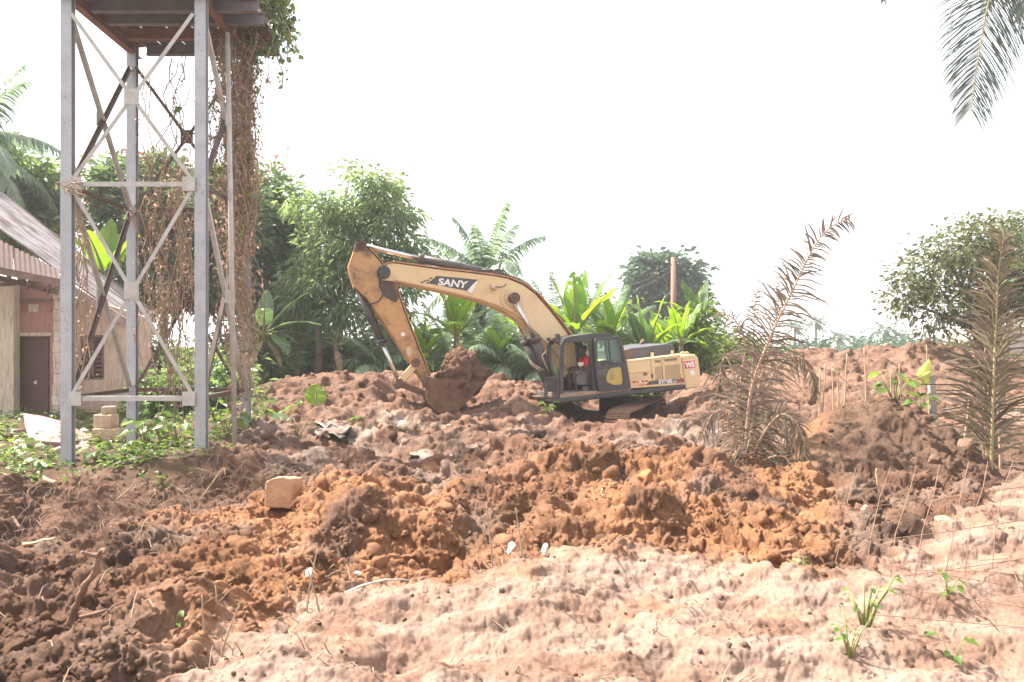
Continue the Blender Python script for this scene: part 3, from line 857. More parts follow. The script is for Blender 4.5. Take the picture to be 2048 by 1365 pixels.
cw = eprism('counterweight', [(1363.5, 711), (1384, 708.6), (1391, 709.5), (1396.5, 714), (1398, 722), (1403, 760), (1402, 770), (1396, 776), (1372, 780)], W0, 1.45, m_yel, EX, .05)
sg = MB().prism(ML([(1366.5, 721.4), (1390.5, 719.6), (1392.6, 737), (1368.6, 739.8)], W0 - .001), -EW * .008).build('sign_border', m_white, cw)
MB().prism(ML([(1367.6, 722.6), (1389.7, 720.9), (1391.5, 736), (1369.5, 738.5)], W0 - .009), -EW * .003).build('sign_panel', m_red, sg)
text_on('lettering', 'WE', [(1369.6, 724.8), (1388.4, 723.3), (1389.6, 734.4), (1370.8, 736.3)], W0 - .016, m_white, sg, .06)
wpp = MB(); wpp.prism(ML([(1380, 741.6), (1388, 740.8), (1389, 747), (1386, 752), (1384.5, 748), (1381.5, 750.5)], W0 - .002), -EW * .003); wpp.build('worn_patch', m_white, cw)
lg = MB()
for x in (1362, 1370): lg.tube([M(x, 711, W0 + .1), M(x + .5, 706, W0 + .1), M(x + 4, 704.5, W0 + .1), M(x + 7, 707, W0 + .1), M(x + 7.4, 710, W0 + .1)], .022, 6)
lg.build('lifting_eye', m_yel, cw)

hood = eprism('engine_hood', [(1246, 702), (1264, 696.6), (1294, 693.2), (1336, 687.6), (1344, 688.4), (1349, 693), (1351.5, 712), (1251, 724)], -.95, 1.0, m_grey_hood, EX, .04)
hb = MB().prism(ML([(1246, 702), (1264, 697), (1265.5, 719), (1251, 722)], -.955), -EW * .02); hb.build('side_box', m_rust, hood)
hg = MB()
for r_ in range(3):
    for k in range(9):
        x = 1297.5 + k * 5.1 + r_ * .7; y = 694.5 - k * .62 + r_ * 4.6
        hg.prism(ML([(x, y), (x + 3.6, y - .45), (x + 3.9, y + 2.9), (x + .3, y + 3.3)], -.953), -EW * .006)
hg.build('hood_vent', m_decal, hood)
lat = MB()
for x, y in ((1304, 709), (1344, 705)): lat.box(M(x, y + 2, -.98), (.09, .06, .16))
lat.build('hood_latch', m_yel, hood, .008)
ep = MB(); ep.tube([M(1283, 696, .3), M(1284, 686, .3), M(1288, 681, .3)], .07, 12); ep.build('exhaust_pipe', m_rust, hood)
sill = eprism('sill', [(1104, 800), (1121, 797), (1371, 769.5), (1371.5, 779), (1104, 809)], W0 - .03, 1.45, m_blk, EX, .03)
sillp = MB().prism(ML([(1120, 789), (1262, 776), (1262, 781), (1120, 796.5)], W0 + .02), EW * .95); sillp.build('cab_floor', m_mud_floor, EX)

# cab
cab_out = [(1119, 795), (1121, 690), (1127, 679), (1139, 673.4), (1187, 667), (1219, 667), (1224, 671.5), (1239, 672.5), (1246, 690), (1256, 735), (1262, 778)]
cab_h1 = [(1127, 789), (1128.8, 692), (1133, 686.6), (1176, 684.4), (1179, 690), (1187, 783.5)]
cab_h2 = [(1194, 681), (1236, 680.5), (1244, 721), (1196, 729)]
near_ = ML(cab_out, W0 + .04)
cf = MB().holes(near_, [ML(cab_h1, W0 + .04), ML(cab_h2, W0 + .04)], EW * .07)
sh = .92
far_h1 = [(1127, 760), (1128.8, 692), (1133, 686.6), (1176, 684.4), (1179, 690), (1184, 755)]
cf.holes([p + EW * sh for p in near_], [[p + EW * sh for p in ML(far_h1, W0 + .04)], [p + EW * sh for p in ML(cab_h2, W0 + .04)]], EW * .05)
cabin = cf.build('cab', m_blk, EX, .012)
rf = [(1124, 684), (1127, 679), (1139, 673.4), (1187, 667), (1219, 667), (1224, 671.5), (1239, 672.5), (1241, 679), (1178, 680), (1134, 683)]
MB().prism([p + EW * .072 for p in ML(rf, W0 + .04)], EW * (sh - .074)).build('roof', m_blk, cabin)
MB().prism([p + EW * .072 for p in ML([(1240, 676), (1246, 690), (1256, 735), (1262, 776), (1255, 776), (1250, 735), (1240, 690), (1236, 676)], W0 + .04)], EW * (sh - .074)).build('rear_wall', m_blk, cabin)
bars = MB()
for py in (789, 757): bars.bar(M(1123, py, W0 + .11), M(1123, py, W0 + .11) + EW * (sh - .07), .06, .06)
bars.build('front_rail', m_blk, cabin)
MB().prism([p + EW * .08 for p in ML([(1122.6, 692), (1124, 692), (1123.4, 756), (1122, 756)], W0 + .04)], EW * (sh - .09)).build('windscreen', m_glass_c, cabin)
MB().prism(ML([(1194, 681), (1236, 680.5), (1244, 721), (1196, 729)], W0 + .06), EW * .01).build('rear_window', m_glass, cabin)
MB().prism([p + EW * (sh + .02) for p in ML(cab_h2, W0 + .04)], EW * .01).build('far_window', m_glass_c, cabin)
# swung-back door standing just outside the cab's rear half
dor = [(1188, 684), (1191, 677.5), (1237, 672.6), (1241, 677), (1246.5, 691), (1256, 737), (1262, 774), (1258, 778.6), (1199, 784), (1196, 776), (1191, 737)]
dh1 = [(1193, 685), (1197, 681), (1235, 678.4), (1239, 684), (1247.5, 724), (1196, 731)]
dh2 = [(1196.5, 740), (1243, 733.5), (1246, 743), (1247.5, 766), (1243, 770), (1228, 770.5), (1216, 765.5), (1206, 757), (1198, 753)]
door = MB().holes(ML(dor, W0 - .06), [ML(dh1, W0 - .06), ML(dh2, W0 - .06)], EW * .06).build('door', m_blk, EX, .012)
door['label'] = 'black glazed cab door swung open against the body'
MB().prism(ML(dh1, W0 - .035), EW * .01).build('pane', m_glass, door)
MB().prism(ML(dh2, W0 - .035), EW * .01).build('pane', m_glass_c, door)
MB().bar(M(1217, 681, W0 - .045), M(1221.5, 727, W0 - .045), .03, .03).build('window_bar', m_blk, door)
dhn = MB(); dhn.tube([M(1205, 731, W0 - .07), M(1208, 726, W0 - .12), M(1222, 724, W0 - .12), M(1226, 727, W0 - .07)], .02, 6); dhn.build('handle', m_blk, door)
yp = MB().prism(ML([(1213, 754), (1218, 741), (1224, 736), (1245, 732), (1250, 768), (1230, 772), (1214, 764)], W0 + .005), EW * .03)
m_ypl = mat_basic('yellow_sticker_panel', (.55, .39, .09), (.48, .34, .09), 9, .5)
ypo = yp.build('instruction_panel', m_ypl, EX)
tl = MB()
for k in range(7):
    y = 744 + k * 2.7
    tl.prism(ML([(1219, y), (1229.5 if k else 1226, y - .8), (1229.7 if k else 1226, y), (1219.2, y + .8)], W0 + .004), -EW * .003)
tl.build('print_line', m_decal, ypo)
# seat, armrest console, levers
seat = MB(); seat.prism(ML([(1154, 754), (1160, 748), (1181, 749), (1185, 760), (1183, 771), (1158, 771), (1153, 765)], W0 + .30), EW * .5); seat_o = seat.build('seat', m_seat, EX, .03)
sbk = MB(); sbk.prism(ML([(1172, 748), (1176, 716), (1181, 712), (1187, 716), (1186, 750)], W0 + .30), EW * .48); sbk.build('backrest', m_seat, seat_o, .03)
arm = MB(); arm.tube([M(1178, 716, W0 + .24), M(1184, 724, W0 + .2), M(1183, 742, W0 + .2), M(1176, 752, W0 + .22), M(1176, 768, W0 + .24)], .02, 6); arm.build('guard_rail', m_rust, seat_o)
con = MB(); con.prism(ML([(1141, 740), (1146, 733), (1154, 734), (1158, 750), (1143, 752)], W0 + .72), EW * .18); con.build('console', m_blk, EX, .02)
lv = MB(); lv.tube([M(1136, 775, W0 + .5), M(1137, 762, W0 + .5), M(1134, 752, W0 + .5)], .018, 6); lv.cyl(M(1134, 753, W0 + .5), M(1133.4, 748, W0 + .5), .03, 8); lv.build('lever', m_blk, EX)
for k, dx in enumerate((0, 1)):
    pd = MB().box(M(1171 + dx * 9, 778, W0 + .35 + .2 * dx), (.16, .12, .14)); pd.build('pedal_box', m_seat, EX, .02)
# front corner cage, handrails, mirror and roof lamps
cg = MB()
for off in (W0 + .02, W0 + .95):
    for (a, b_) in (((1090, 756), (1091, 797)), ((1116, 756), (1116, 797)), ((1090, 756), (1116, 756)), ((1091, 797), (1116, 797))):
        cg.bar(M(a[0], a[1], off), M(b_[0], b_[1], off), .05, .05)
    if off < -1: 
        for k in range(7): cg.bar(M(1096 + k * 3, 758, off), M(1096 + k * 3, 794, off), .012, .012)
        for k in range(8): cg.bar(M(1094, 761 + k * 4.4, off), M(1116, 761 + k * 4.4, off), .012, .012)
for (x, y) in ((1090, 756), (1091, 797), (1116, 756)):
    cg.bar(M(x, y, W0 + .02), M(x, y, W0 + .95), .05, .05)
cg.build('step_guard', m_dk, EX)
stp_ = MB().prism(ML([(1088, 797), (1106, 796), (1106, 806), (1092, 803)], W0), EW * 1.0); stp_.build('front_step', m_rust, EX, .02)
mr = MB()
mr.box(M(1097, 679, W0 + .9), (.10, .07, .09)); mr.bar(M(1097, 680, W0 + .9), M(1108, 690, W0 + .95), .03, .03)
mr.build('mirror', m_blk, EX, .01)
for x, y, o_ in ((1115, 673, W0 + .3), (1112, 682, W0 + .7)):
    q = MB(); q.box(M(x, y, o_), (.13, .1, .13)); q.bar(M(x, y + 3, o_), M(x + 8, y + 9, o_), .03, .03); q.build('roof_light', m_dk, cabin, .012)

# tracks: belts of shoes on a slope, turned towards the camera
tdir = Vector((-.45, -.89, -.05)).normalized(); tside = Vector((tdir.y, -tdir.x, 0)).normalized()
tup = tside.cross(tdir).normalized()
if tup.z < 0: tup = -tup
tc = M(1192, 838, 0.2)
L2, R_ = 1.55, .47
def loop_pts(n=56):
    per = 4 * L2 + 2 * math.pi * R_; out_ = []
    for k in range(n):
        s = per * k / n
        if s < 2 * L2: out_.append((-L2 + s, R_, 0.0))
        elif s < 2 * L2 + math.pi * R_:
            a = (s - 2 * L2) / R_; out_.append((L2 + R_ * math.sin(a), R_ * math.cos(a), a))
        elif s < 4 * L2 + math.pi * R_: out_.append((L2 - (s - 2 * L2 - math.pi * R_), -R_, math.pi))
        else:
            a = (s - 4 * L2 - math.pi * R_) / R_; out_.append((-L2 - R_ * math.sin(a), -R_ * math.cos(a), math.pi + a))
    return out_
m_shoe = mat_basic('muddy_track_shoe', (.30, .18, .12), (.20, .115, .075), 6, .9, 0, .35, .65, .4, 25)
shoe_me = None
for sgn in (-1, 1):
    cc = tc + tside * (1.25 * sgn)
    fr = MB(); fr.bar(cc - tdir * (L2 - .1), cc + tdir * (L2 - .1), .42, .38, tup)
    trk = fr.build('track', m_rust, EX)
    wh = MB()
    for x in (-L2, L2): wh.cyl(cc + tdir * x - tside * .18, cc + tdir * x + tside * .18, R_ * .86, 22)
    for k in range(6): 
        c_ = cc + tdir * (-L2 + .45 + k * .45) - tup * (R_ - .16); wh.cyl(c_ - tside * .2, c_ + tside * .2, .13, 12)
    wh.build('wheel', m_rust, trk)
    for (x, y, a) in loop_pts():
        c_ = cc + tdir * x + tup * y
        t_ = tdir * math.cos(a) - tup * math.sin(a); n_ = tup * math.cos(a) + tdir * math.sin(a)
        if shoe_me is None:
            k = MB(); k.box((0, 0, 0), (.118, .60, .03)); k.box((.03, 0, .03), (.02, .60, .035)); k.box((-.03, 0, .03), (.02, .60, .035))
            shoe_me = bpy.data.meshes.new('track_shoe'); shoe_me.from_pydata([tuple(v) for v in k.v], [], k.f); shoe_me.materials.append(m_shoe)
        so = bpy.data.objects.new('track_shoe', shoe_me); COL.objects.link(so); so.parent = trk
        R3 = Matrix((t_, tside, n_)).transposed()
        so.matrix_local = Matrix.Translation(c_ - ex_base) @ R3.to_4x4()
tt = MB(); c_ = M(1240, 812, 0); tt.cyl(c_ - tup * .5, c_ + Vector((.09, 0, 1)).normalized() * .25, .62, 28); tt.build('turntable', m_dk, EX)
uf = MB(); uf.bar(tc - tside * 1.3, tc + tside * 1.3, .9, .35, tup); uf.build('undercarriage', m_rust, EX)

# soil heaped in the bucket
def heap(name, outline, off0, off1, label, cat, seed, colour):
    cx = sum(p[0] for p in outline) / len(outline); cy = sum(p[1] for p in outline) / len(outline)
    o_ = sorted((math.atan2(p[1] - cy, p[0] - cx), math.hypot(p[0] - cx, p[1] - cy)) for p in outline)
    A = np.array([a for a, _ in o_]); Rr = np.array([q for _, q in o_])
    A = np.concatenate([A - 2 * np.pi, A, A + 2 * np.pi]); Rr = np.tile(Rr, 3)
    bm = bmesh.new(); bmesh.ops.create_icosphere(bm, subdivisions=6, radius=1)
    S = np.array([v.co[:] for v in bm.verts]); Fq = np.array([[v.index for v in f.verts] for f in bm.faces]); bm.free()
    th = np.arctan2(S[:, 2], S[:, 0]); rho = np.hypot(S[:, 0], S[:, 2])
    rr = np.interp(th, A, Rr) * rho ** .62
    V_ = np.array([M(cx + q * math.cos(t), cy + q * math.sin(t), (off0 + off1) / 2 + w_ * (off1 - off0) / 2)[:] for q, t, w_ in zip(rr, th, S[:, 1])])
    d = V_ - V_.mean(0); d /= np.linalg.norm(d, axis=1)[:, None] + 1e-9
    x, y, z = V_[:, 0], V_[:, 1], V_[:, 2]
    h = 0; am = 1.0
    for k, fq in enumerate((2.2, 4.6, 9.5, 19.0)):
        h = h + am * (np.abs(perlin((x + .6 * y) * fq, (z - .45 * y) * fq, seed + k)) + np.abs(perlin((y + .5 * z) * fq, (x - .4 * z) * fq, seed + 20 + k)) - .5); am *= .62
    V_ = V_ + d * (.13 * h - .02)[:, None]
    cc = np.clip(np.array(colour)[None] * (1 + .5 * perlin(x * 5 + y, z * 5 - y, seed + 40))[:, None], 0, 1)
    o_ = arr_obj(name, V_, Fq, m_soil, None, True, {'soil': np.concatenate([cc, np.ones((len(cc), 1))], 1)})
    return setp(o_, label, cat)
heap('soil_load', [(866, 790), (862, 770), (868, 752), (880, 742), (893, 722), (899, 705), (914, 698), (930, 699), (946, 706), (955, 722), (962, 732), (974, 741), (973, 756), (962, 772), (945, 790), (925, 806), (900, 816), (878, 812)], -.66, .62, 'heaped load of crumbly brown soil filling the excavator bucket', 'soil', 77, (.16, .085, .055))

# operator ------------------------------------------------------------------
m_skin = mat_basic('dark_skin', (.085, .042, .028), (.07, .035, .024), 8, .5)
m_shirt = mat_basic('red_shirt', (.62, .03, .04), (.55, .028, .035), 8, .8)
m_short = mat_basic('patterned_shorts', (.05, .045, .05), (.26, .23, .22), 26, .85, 0, .48, .56)
m_hair = mat_basic('black_hair', (.012, .011, .011), None, 1, .8)
WP = W0 + .54
Xf = EDIR; Zu = Vector((0, 0, 1)); Yl = -EW        # forward, up, towards camera
hip = M(1171, 749, WP)
man = thing('person', 'man in a red T-shirt and patterned shorts sitting in the excavator cab with sandals on', 'person', hip + Vector((0, 0, -.1)))
def Hp(f, l, u): return hip + Xf * f + Yl * l + Zu * u
def skinned(name, chains, mat, parent, voxel=.011, extra=None):
    """tapered tubes merged into one continuous skin"""
    mb = MB()
    for pts, rad in chains:
        pp = []; rr = []
        for i in range(len(pts) - 1):
            for k in range(4):
                t = k / 4; pp.append(pts[i].lerp(pts[i + 1], t)); rr.append(rad[i] * (1 - t) + rad[i + 1] * t)
        pp.append(pts[-1]); rr.append(rad[-1])
        d0 = (pp[0] - pp[1]).normalized(); d1 = (pp[-1] - pp[-2]).normalized()
        pp = [pp[0] + d0 * rr[0] * .8, pp[0] + d0 * rr[0] * .5] + pp + [pp[-1] + d1 * rr[-1] * .5, pp[-1] + d1 * rr[-1] * .8]
        rr = [rr[0] * .4, rr[0] * .8] + rr + [rr[-1] * .8, rr[-1] * .4]
        mb.tube(pp, rr, 12)
    if extra: extra(mb)
    o_ = mb.build(name, mat, parent)
    m = o_.modifiers.new('skin', 'REMESH'); m.mode = 'VOXEL'; m.voxel_size = voxel; m.use_smooth_shade = True
    m2 = o_.modifiers.new('soft', 'SMOOTH'); m2.iterations = 3; m2.factor = .5
    return o_
neck = Hp(.03, 0, .50); head = Hp(.07, 0, .66)
def ell(mb, c, rx, ry, rz, n=14):
    bm = bmesh.new(); bmesh.ops.create_uvsphere(bm, u_segments=n, v_segments=n, radius=1)
    mb.add([c + Xf * (v.co.x * rx) + Yl * (v.co.y * ry) + Zu * (v.co.z * rz) for v in bm.verts], [tuple(q.index for q in f.verts) for f in bm.faces], True); bm.free()
chains = []
for s in (1, -1):
    hj, kn, an = Hp(.02, .10 * s, .0), Hp(.40, .13 * s, .04), Hp(.40 - .10 * (s > 0), .12 * s, -.42)
    chains.append(([hj, Hp(.2, .12 * s, .04), kn], [.085, .078, .055]))
    chains.append(([kn, kn.lerp(an, .35), an], [.054, .052, .034]))
    chains.append(([an + Zu * -.03, an + Xf * .09 - Zu * .05, an + Xf * .17 - Zu * .055], [.036, .034, .026]))
    for t in range(5):      # toes
        b0 = an + Xf * .17 - Zu * .06 + Yl * (-.028 + .014 * t) * 1.0
        chains.append(([b0, b0 + Xf * (.05 - .006 * abs(t - (0 if s > 0 else 4)))], [.0095, .008]))
    sj, el, wr_ = Hp(.02, .19 * s, .42), Hp(.10, .23 * s, .17), Hp(.34, .16 * s, .15)
    chains.append(([Hp(0.01, .05 * s, .44), sj, sj.lerp(el, .5), el], [.055, .055, .045, .038]))
    chains.append(([el, el.lerp(wr_, .4), wr_], [.038, .036, .026]))
    palm = wr_ + Xf * .07 - Zu * .01
    chains.append(([wr_, wr_ + Xf * .03, palm], [.026, .032, .030]))
    for t in range(4):
        b0 = palm + Yl * (-.027 + .018 * t) + Xf * .015; ln = (.055, .065, .06, .045)[t]
        chains.append(([b0, b0 + Xf * ln * .6 - Zu * .012, b0 + Xf * ln * .85 - Zu * .042], [.0095, .009, .008]))
    th = wr_ + Xf * .02 - Yl * .03 * s
    chains.append(([th, th + Xf * .035 - Yl * .025 * s, th + Xf * .07 - Yl * .022 * s - Zu * .012], [.012, .0105, .009]))
chains.append(([Hp(-.02, 0, -.01), Hp(-.02, 0, .2), Hp(0, 0, .40)], [.13, .125, .13]))
chains.append(([Hp(.01, 0, .42), neck, Hp(.06, 0, .60)], [.075, .055, .055]))
def face(mb):
    ell(mb, head, .098, .076, .115)
    ell(mb, head + Xf * .045 - Zu * .06, .05, .05, .05)           # jaw
    mb.tube([head + Xf * .085 + Zu * .02, head + Xf * .112 - Zu * .018, head + Xf * .09 - Zu * .03], [.012, .018, .012], 8)   # nose
    for q, r_ in ((-.055, .012), (-.07, .011)): ell(mb, head + Xf * .088 + Zu * q, .012, .024, r_, 8)   # lips
    for s in (1, -1):
        ell(mb, head + Yl * .078 * s - Xf * .005, .02, .012, .032, 8)   # ears
        ell(mb, head + Yl * .03 * s + Xf * .082 + Zu * .032, .014, .022, .008, 8)   # brow
body_o = skinned('body', chains, m_skin, man, .0095, face)
eyes = MB()
for s in (1, -1): ell(eyes, head + Yl * .031 * s + Xf * .083 + Zu * .012, .012, .014, .009, 8)
eyes.build('eyes', m_white, man)
hr = MB(); ell(hr, head - Xf * .012 + Zu * .028, .098, .081, .10, 18); hr.build('hair', m_hair, man)
ch = [([Hp(-.02, 0, .03), Hp(-.02, 0, .2), Hp(.0, 0, .38), Hp(.01, 0, .44)], [.148, .145, .15, .09])]
for s in (1, -1):
    sj, el = Hp(.02, .19 * s, .42), Hp(.10, .23 * s, .17)
    ch.append(([Hp(0, .06 * s, .41), sj, sj.lerp(el, .62)], [.085, .075, .064]))
skinned('shirt', ch, m_shirt, man, .014)
pr = MB(); 
for k in range(3):
    a = Hp(.145 + .0, -.06 + .05 * k, .2); pr.prism([a, a + Yl * .035, a + Yl * .035 + Zu * .055, a + Zu * .055], Xf * .01)
pr.prism(ML([(1157, 726), (1167, 725), (1167, 731.5), (1159, 732.5)], WP - .215), EW * .09)
pr.build('shirt_print', m_white, man)
ch = []
for s in (1, -1): ch.append(([Hp(-.03, .08 * s, .02), Hp(.2, .12 * s, .045), Hp(.34, .13 * s, .04)], [.115, .10, .082]))
skinned('shorts', ch, m_short, man, .014)
sd = MB()
for s in (1, -1):
    an = Hp(.40 - .10 * (s > 0), .12 * s, -.42)
    sd.prism([an - Xf * .06 - Yl * .04 - Zu * .10, an + Xf * .22 - Yl * .045 - Zu * .10, an + Xf * .22 + Yl * .045 - Zu * .10, an - Xf * .06 + Yl * .04 - Zu * .10], Zu * .02)
    sd.tube([an + Xf * .08 + Yl * .045 - Zu * .08, an + Xf * .1 - Zu * .005, an + Xf * .08 - Yl * .045 - Zu * .08], .012, 6)
sd.build('sandals', m_seat, man)
# ------------------------------------------------------------------ steel tank stand on the left
m_galv = mat_basic('galvanised_steel', (.30, .30, .34), (.22, .21, .235), 3.5, .5, .35, .35, .65, .1, 60)
def mat_galv():
    m, nt, b, out = new_mat('galvanised_post')
    n1 = noise_node(nt, 3, 5); n2 = noise_node(nt, 26, 6, .75); n3 = noise_node(nt, 1.2, 3)
    c = mixc(nt, ramp(nt, n1.outputs['Fac'], .3, .7), (.40, .405, .43), (.31, .31, .335))
    f = ramp(nt, n2.outputs['Fac'], .56, .68)
    mm = nt.nodes.new('ShaderNodeMath'); mm.operation = 'MULTIPLY'
    nt.links.new(f, mm.inputs[0]); nt.links.new(ramp(nt, n3.outputs['Fac'], .3, .6), mm.inputs[1])
    c = mixc(nt, mm.outputs[0], c, (.15, .085, .06))
    nt.links.new(c, b.inputs['Base Color']); b.inputs['Metallic'].default_value = .2; b.inputs['Roughness'].default_value = .5
    return m
m_post = mat_galv()
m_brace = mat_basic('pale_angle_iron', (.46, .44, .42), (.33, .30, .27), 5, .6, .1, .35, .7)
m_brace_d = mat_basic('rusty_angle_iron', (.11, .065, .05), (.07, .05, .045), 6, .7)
m_beamr = mat_basic('rusted_beam', (.26, .12, .09), (.17, .085, .07), 4, .75, 0, .35, .65, .15)
m_beamg = mat_basic('painted_beam', (.20, .19, .24), (.15, .115, .13), 3, .6)
m_sheet = mat_basic('weathered_sheet', (.30, .27, .28), (.22, .15, .13), 4, .6, .2)
YF, YB = 11.0, 13.1
XL, XR, XLB, XRB = (136 - 1024) / F * YF, (403 - 1024) / F * YF, (265 - 1024) / F * YB, (491 - 1024) / F * YB
tw = thing('tank_stand', 'tall galvanised steel tank stand with cross braced posts wrapped in dead creeper', 'tank stand', (XL * .5 + XR * .5, 12.05, -.3))
ZT = 7.14
posts = {'fl': (XL, YF), 'fr': (XR, YF), 'bl': (XLB, YB), 'br': (XRB, YB)}
pd_, bf, tfk = .11, .175, .012
for key, (x, y) in posts.items():
    z0 = gmin(x, y) - .25; zc_ = (z0 + ZT + .2) / 2; h = ZT + .2 - z0
    pm_ = MB()
    # I-section: two flanges and a web between them
    pm_.box((x, y - pd_ / 2 + tfk / 2, zc_), (bf, tfk, h)); pm_.box((x, y + pd_ / 2 - tfk / 2, zc_), (bf, tfk, h))
    pm_.box((x, y, zc_), (.012, pd_ - 2 * tfk - .002, h))
    pm_.build('post', m_post, tw, .004)
L1, L2_, L3 = .86, 4.21, 6.92
def lbar(mb, a, b, w=.075, n=Vector((0, -1, 0))):
    a = Vector(a); b = Vector(b); d = (b - a).normalized(); s = n.cross(d).normalized()
    mb.bar(a, b, .009, w, s); 
    q = n * -.035
    mb.bar(a + q + s * (w / 2 - .005), b + q + s * (w / 2 - .005), .06, .009, s)
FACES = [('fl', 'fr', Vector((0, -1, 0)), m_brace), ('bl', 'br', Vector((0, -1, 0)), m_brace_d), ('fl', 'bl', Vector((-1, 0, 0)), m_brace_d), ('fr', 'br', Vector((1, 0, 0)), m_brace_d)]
for fi, (a, b_, n, mt) in enumerate(FACES):
    A, B = Vector((*posts[a], 0)), Vector((*posts[b_], 0))
    o_ = n * (.07 if fi in (0, 1) else .02)
    u = (B - A).normalized() * .1
    for (z0, z1) in ((L1, L2_), (L2_, L3)):
        for sgn in (0, 1):
            p0 = A + u + Vector((0, 0, z0 + .05)) + o_; p1 = B - u + Vector((0, 0, z1 - .05)) + o_
            if sgn: p0, p1 = B - u + Vector((0, 0, z0 + .05)) + o_ + n * .012, A + u + Vector((0, 0, z1 - .05)) + o_ + n * .012
            k = MB(); lbar(k, p0, p1, .058, n)
            mm = mt
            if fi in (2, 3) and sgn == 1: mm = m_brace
            k.build('brace', mm, tw)
        k = MB(); c = (A + B) / 2 + Vector((0, 0, (z0 + z1) / 2)) + o_ + n * .024
        R_3 = Matrix.Rotation(0 if fi < 2 else math.pi / 2, 3, 'Z')
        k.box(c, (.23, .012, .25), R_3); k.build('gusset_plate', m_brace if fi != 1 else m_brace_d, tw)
    for z in (L1, L2_):
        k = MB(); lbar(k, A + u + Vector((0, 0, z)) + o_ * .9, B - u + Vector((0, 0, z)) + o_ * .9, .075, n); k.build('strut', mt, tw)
        if fi == 0:
            for q in (A + u * 1.6, B - u * 1.6):
                k = MB(); k.box(q + Vector((0, 0, z)) + o_ + n * .02, (.2, .012, .22)); k.build('gusset_plate', m_brace, tw)
# thin pipe beside the right hand posts
k = MB(); k.tube([Vector(((455 - 1024) / F * 11.9, 11.9, 7.0)), Vector(((470 - 1024) / F * 11.9, 11.9, gz((470 - 1024) / F * 11.9, 11.9) - .1))], .042, 10); k.build('pipe', m_brace, tw)
# platform: side beams, joists, corrugated sheet
X0, X1 = XL - .12, (491 - 1024) / F * 11.05
X1b = (545 - 1024) / F * YB
def ibeam(mb, a, b, h=.2, w=.1):
    a = Vector(a); b = Vector(b)
    up = Vector((0, 0, 1))
    mb.bar(a - up * (h / 2), b - up * (h / 2), w, .012); mb.bar(a + up * (h / 2), b + up * (h / 2), w, .012); mb.bar(a, b, .012, h - .014)
for (x0, x1) in ((XL, XLB), (XR, XRB)):
    k = MB(); ibeam(k, (x0, YF - .25, ZT + .11), (x1, YB + .22, ZT + .11), .22, .13); k.build('beam', m_beamr, tw)
ys_ = [10.86, 11.5, 11.96, 12.55, 13.22]
for i, y in enumerate(ys_):
    xr = X1 + (X1b - X1) * (y - YF) / (YB - YF)
    k = MB(); ibeam(k, (X0 + .2, y, ZT + .12), (xr + .1, y, ZT + .12), .18, .1)
    k.build('joist', m_beamg if i not in (0, 3) else m_beamr, tw)
NS = 6
for s_ in range(NS):
    xa = X0 + (X1b + .12 - X0) * s_ / NS; xb = X0 + (X1b + .12 - X0) * (s_ + 1) / NS - .012
    n_ = 28; V_ = []
    for j, y in enumerate((YF - .28, YB + .28)):
        for i in range(n_ + 1):
            x = xa + (xb - xa) * i / n_; V_.append((x, y, ZT + .245 + .012 * math.sin(i * math.pi / 2) + .004 * s_))
    Fq = [(i, i + 1, n_ + 2 + i, n_ + 1 + i) for i in range(n_)]
    V2 = [(v[0], v[1], v[2] + .006) for v in V_]
    k = MB(); k.add(V_ + V2, Fq + [tuple(2 * (n_ + 1) + q for q in reversed(f)) for f in Fq], True); k.build('deck_sheet', m_sheet, tw, 0, False)

# ------------------------------------------------------------------ old house
m_plaster = None
def mat_plaster(name, a, b2, stain):
    m, nt, b, out = new_mat(name)
    n1 = noise_node(nt, 1.3, 6, .65); n2 = noise_node(nt, 6, 6, .7); n3 = noise_node(nt, 30, 4)
    mp = nt.nodes.new('ShaderNodeMapping'); mp.inputs['Scale'].default_value = (3.0, 3.0, .5)
    nt.links.new(n2.inputs['Vector'].links[0].from_socket, mp.inputs['Vector']); nt.links.new(mp.outputs[0], n2.inputs['Vector'])
    c = mixc(nt, ramp(nt, n1.outputs['Fac'], .35, .65), a, b2)
    c = mixc(nt, ramp(nt, n2.outputs['Fac'], .44, .64), c, stain)
    nt.links.new(c, b.inputs['Base Color']); b.inputs['Roughness'].default_value = .9
    bump(nt, b, n3.outputs['Fac'], .2, .01)
    return m
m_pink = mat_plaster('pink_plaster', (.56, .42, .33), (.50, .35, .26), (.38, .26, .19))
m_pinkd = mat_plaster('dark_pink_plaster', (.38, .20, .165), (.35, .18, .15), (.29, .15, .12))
m_cream = mat_plaster('cream_plaster', (.56, .47, .37), (.48, .39, .30), (.33, .27, .20))
m_flake = mat_plaster('flaking_plaster', (.60, .53, .47), (.46, .35, .29), (.34, .23, .18))
m_door = mat_basic('dark_wooden_door', (.075, .032, .024), (.11, .05, .036), 3, .55, 0, .35, .7, .15, 30, .4, 5, (8, 8, .6))
m_wood = mat_basic('weathered_wood', (.20, .13, .10), (.12, .075, .058), 4, .85, 0, .35, .7, .25, 30)
m_roofg = mat_basic('grey_zinc_roof', (.30, .27, .285), (.12, .085, .08), 1.4, .65, .1, .40, .62, 0, 40, .3, 8, (1, 1.6, 1))
m_roofr = mat_basic('red_rusted_roof', (.08, .042, .036), (.05, .03, .027), 3, .95, 0)
m_fascia = mat_basic('old_fascia', (.45, .34, .30), (.25, .16, .13), 4, .8)
HY_ = 17.5
hb0 = P(150, 845, HY_)
hs0 = thing('house', 'old pink single storey house with rusted zinc roof and dark panelled door', 'house', (hb0.x, HY_ + 1, -.1))
zg = -.15
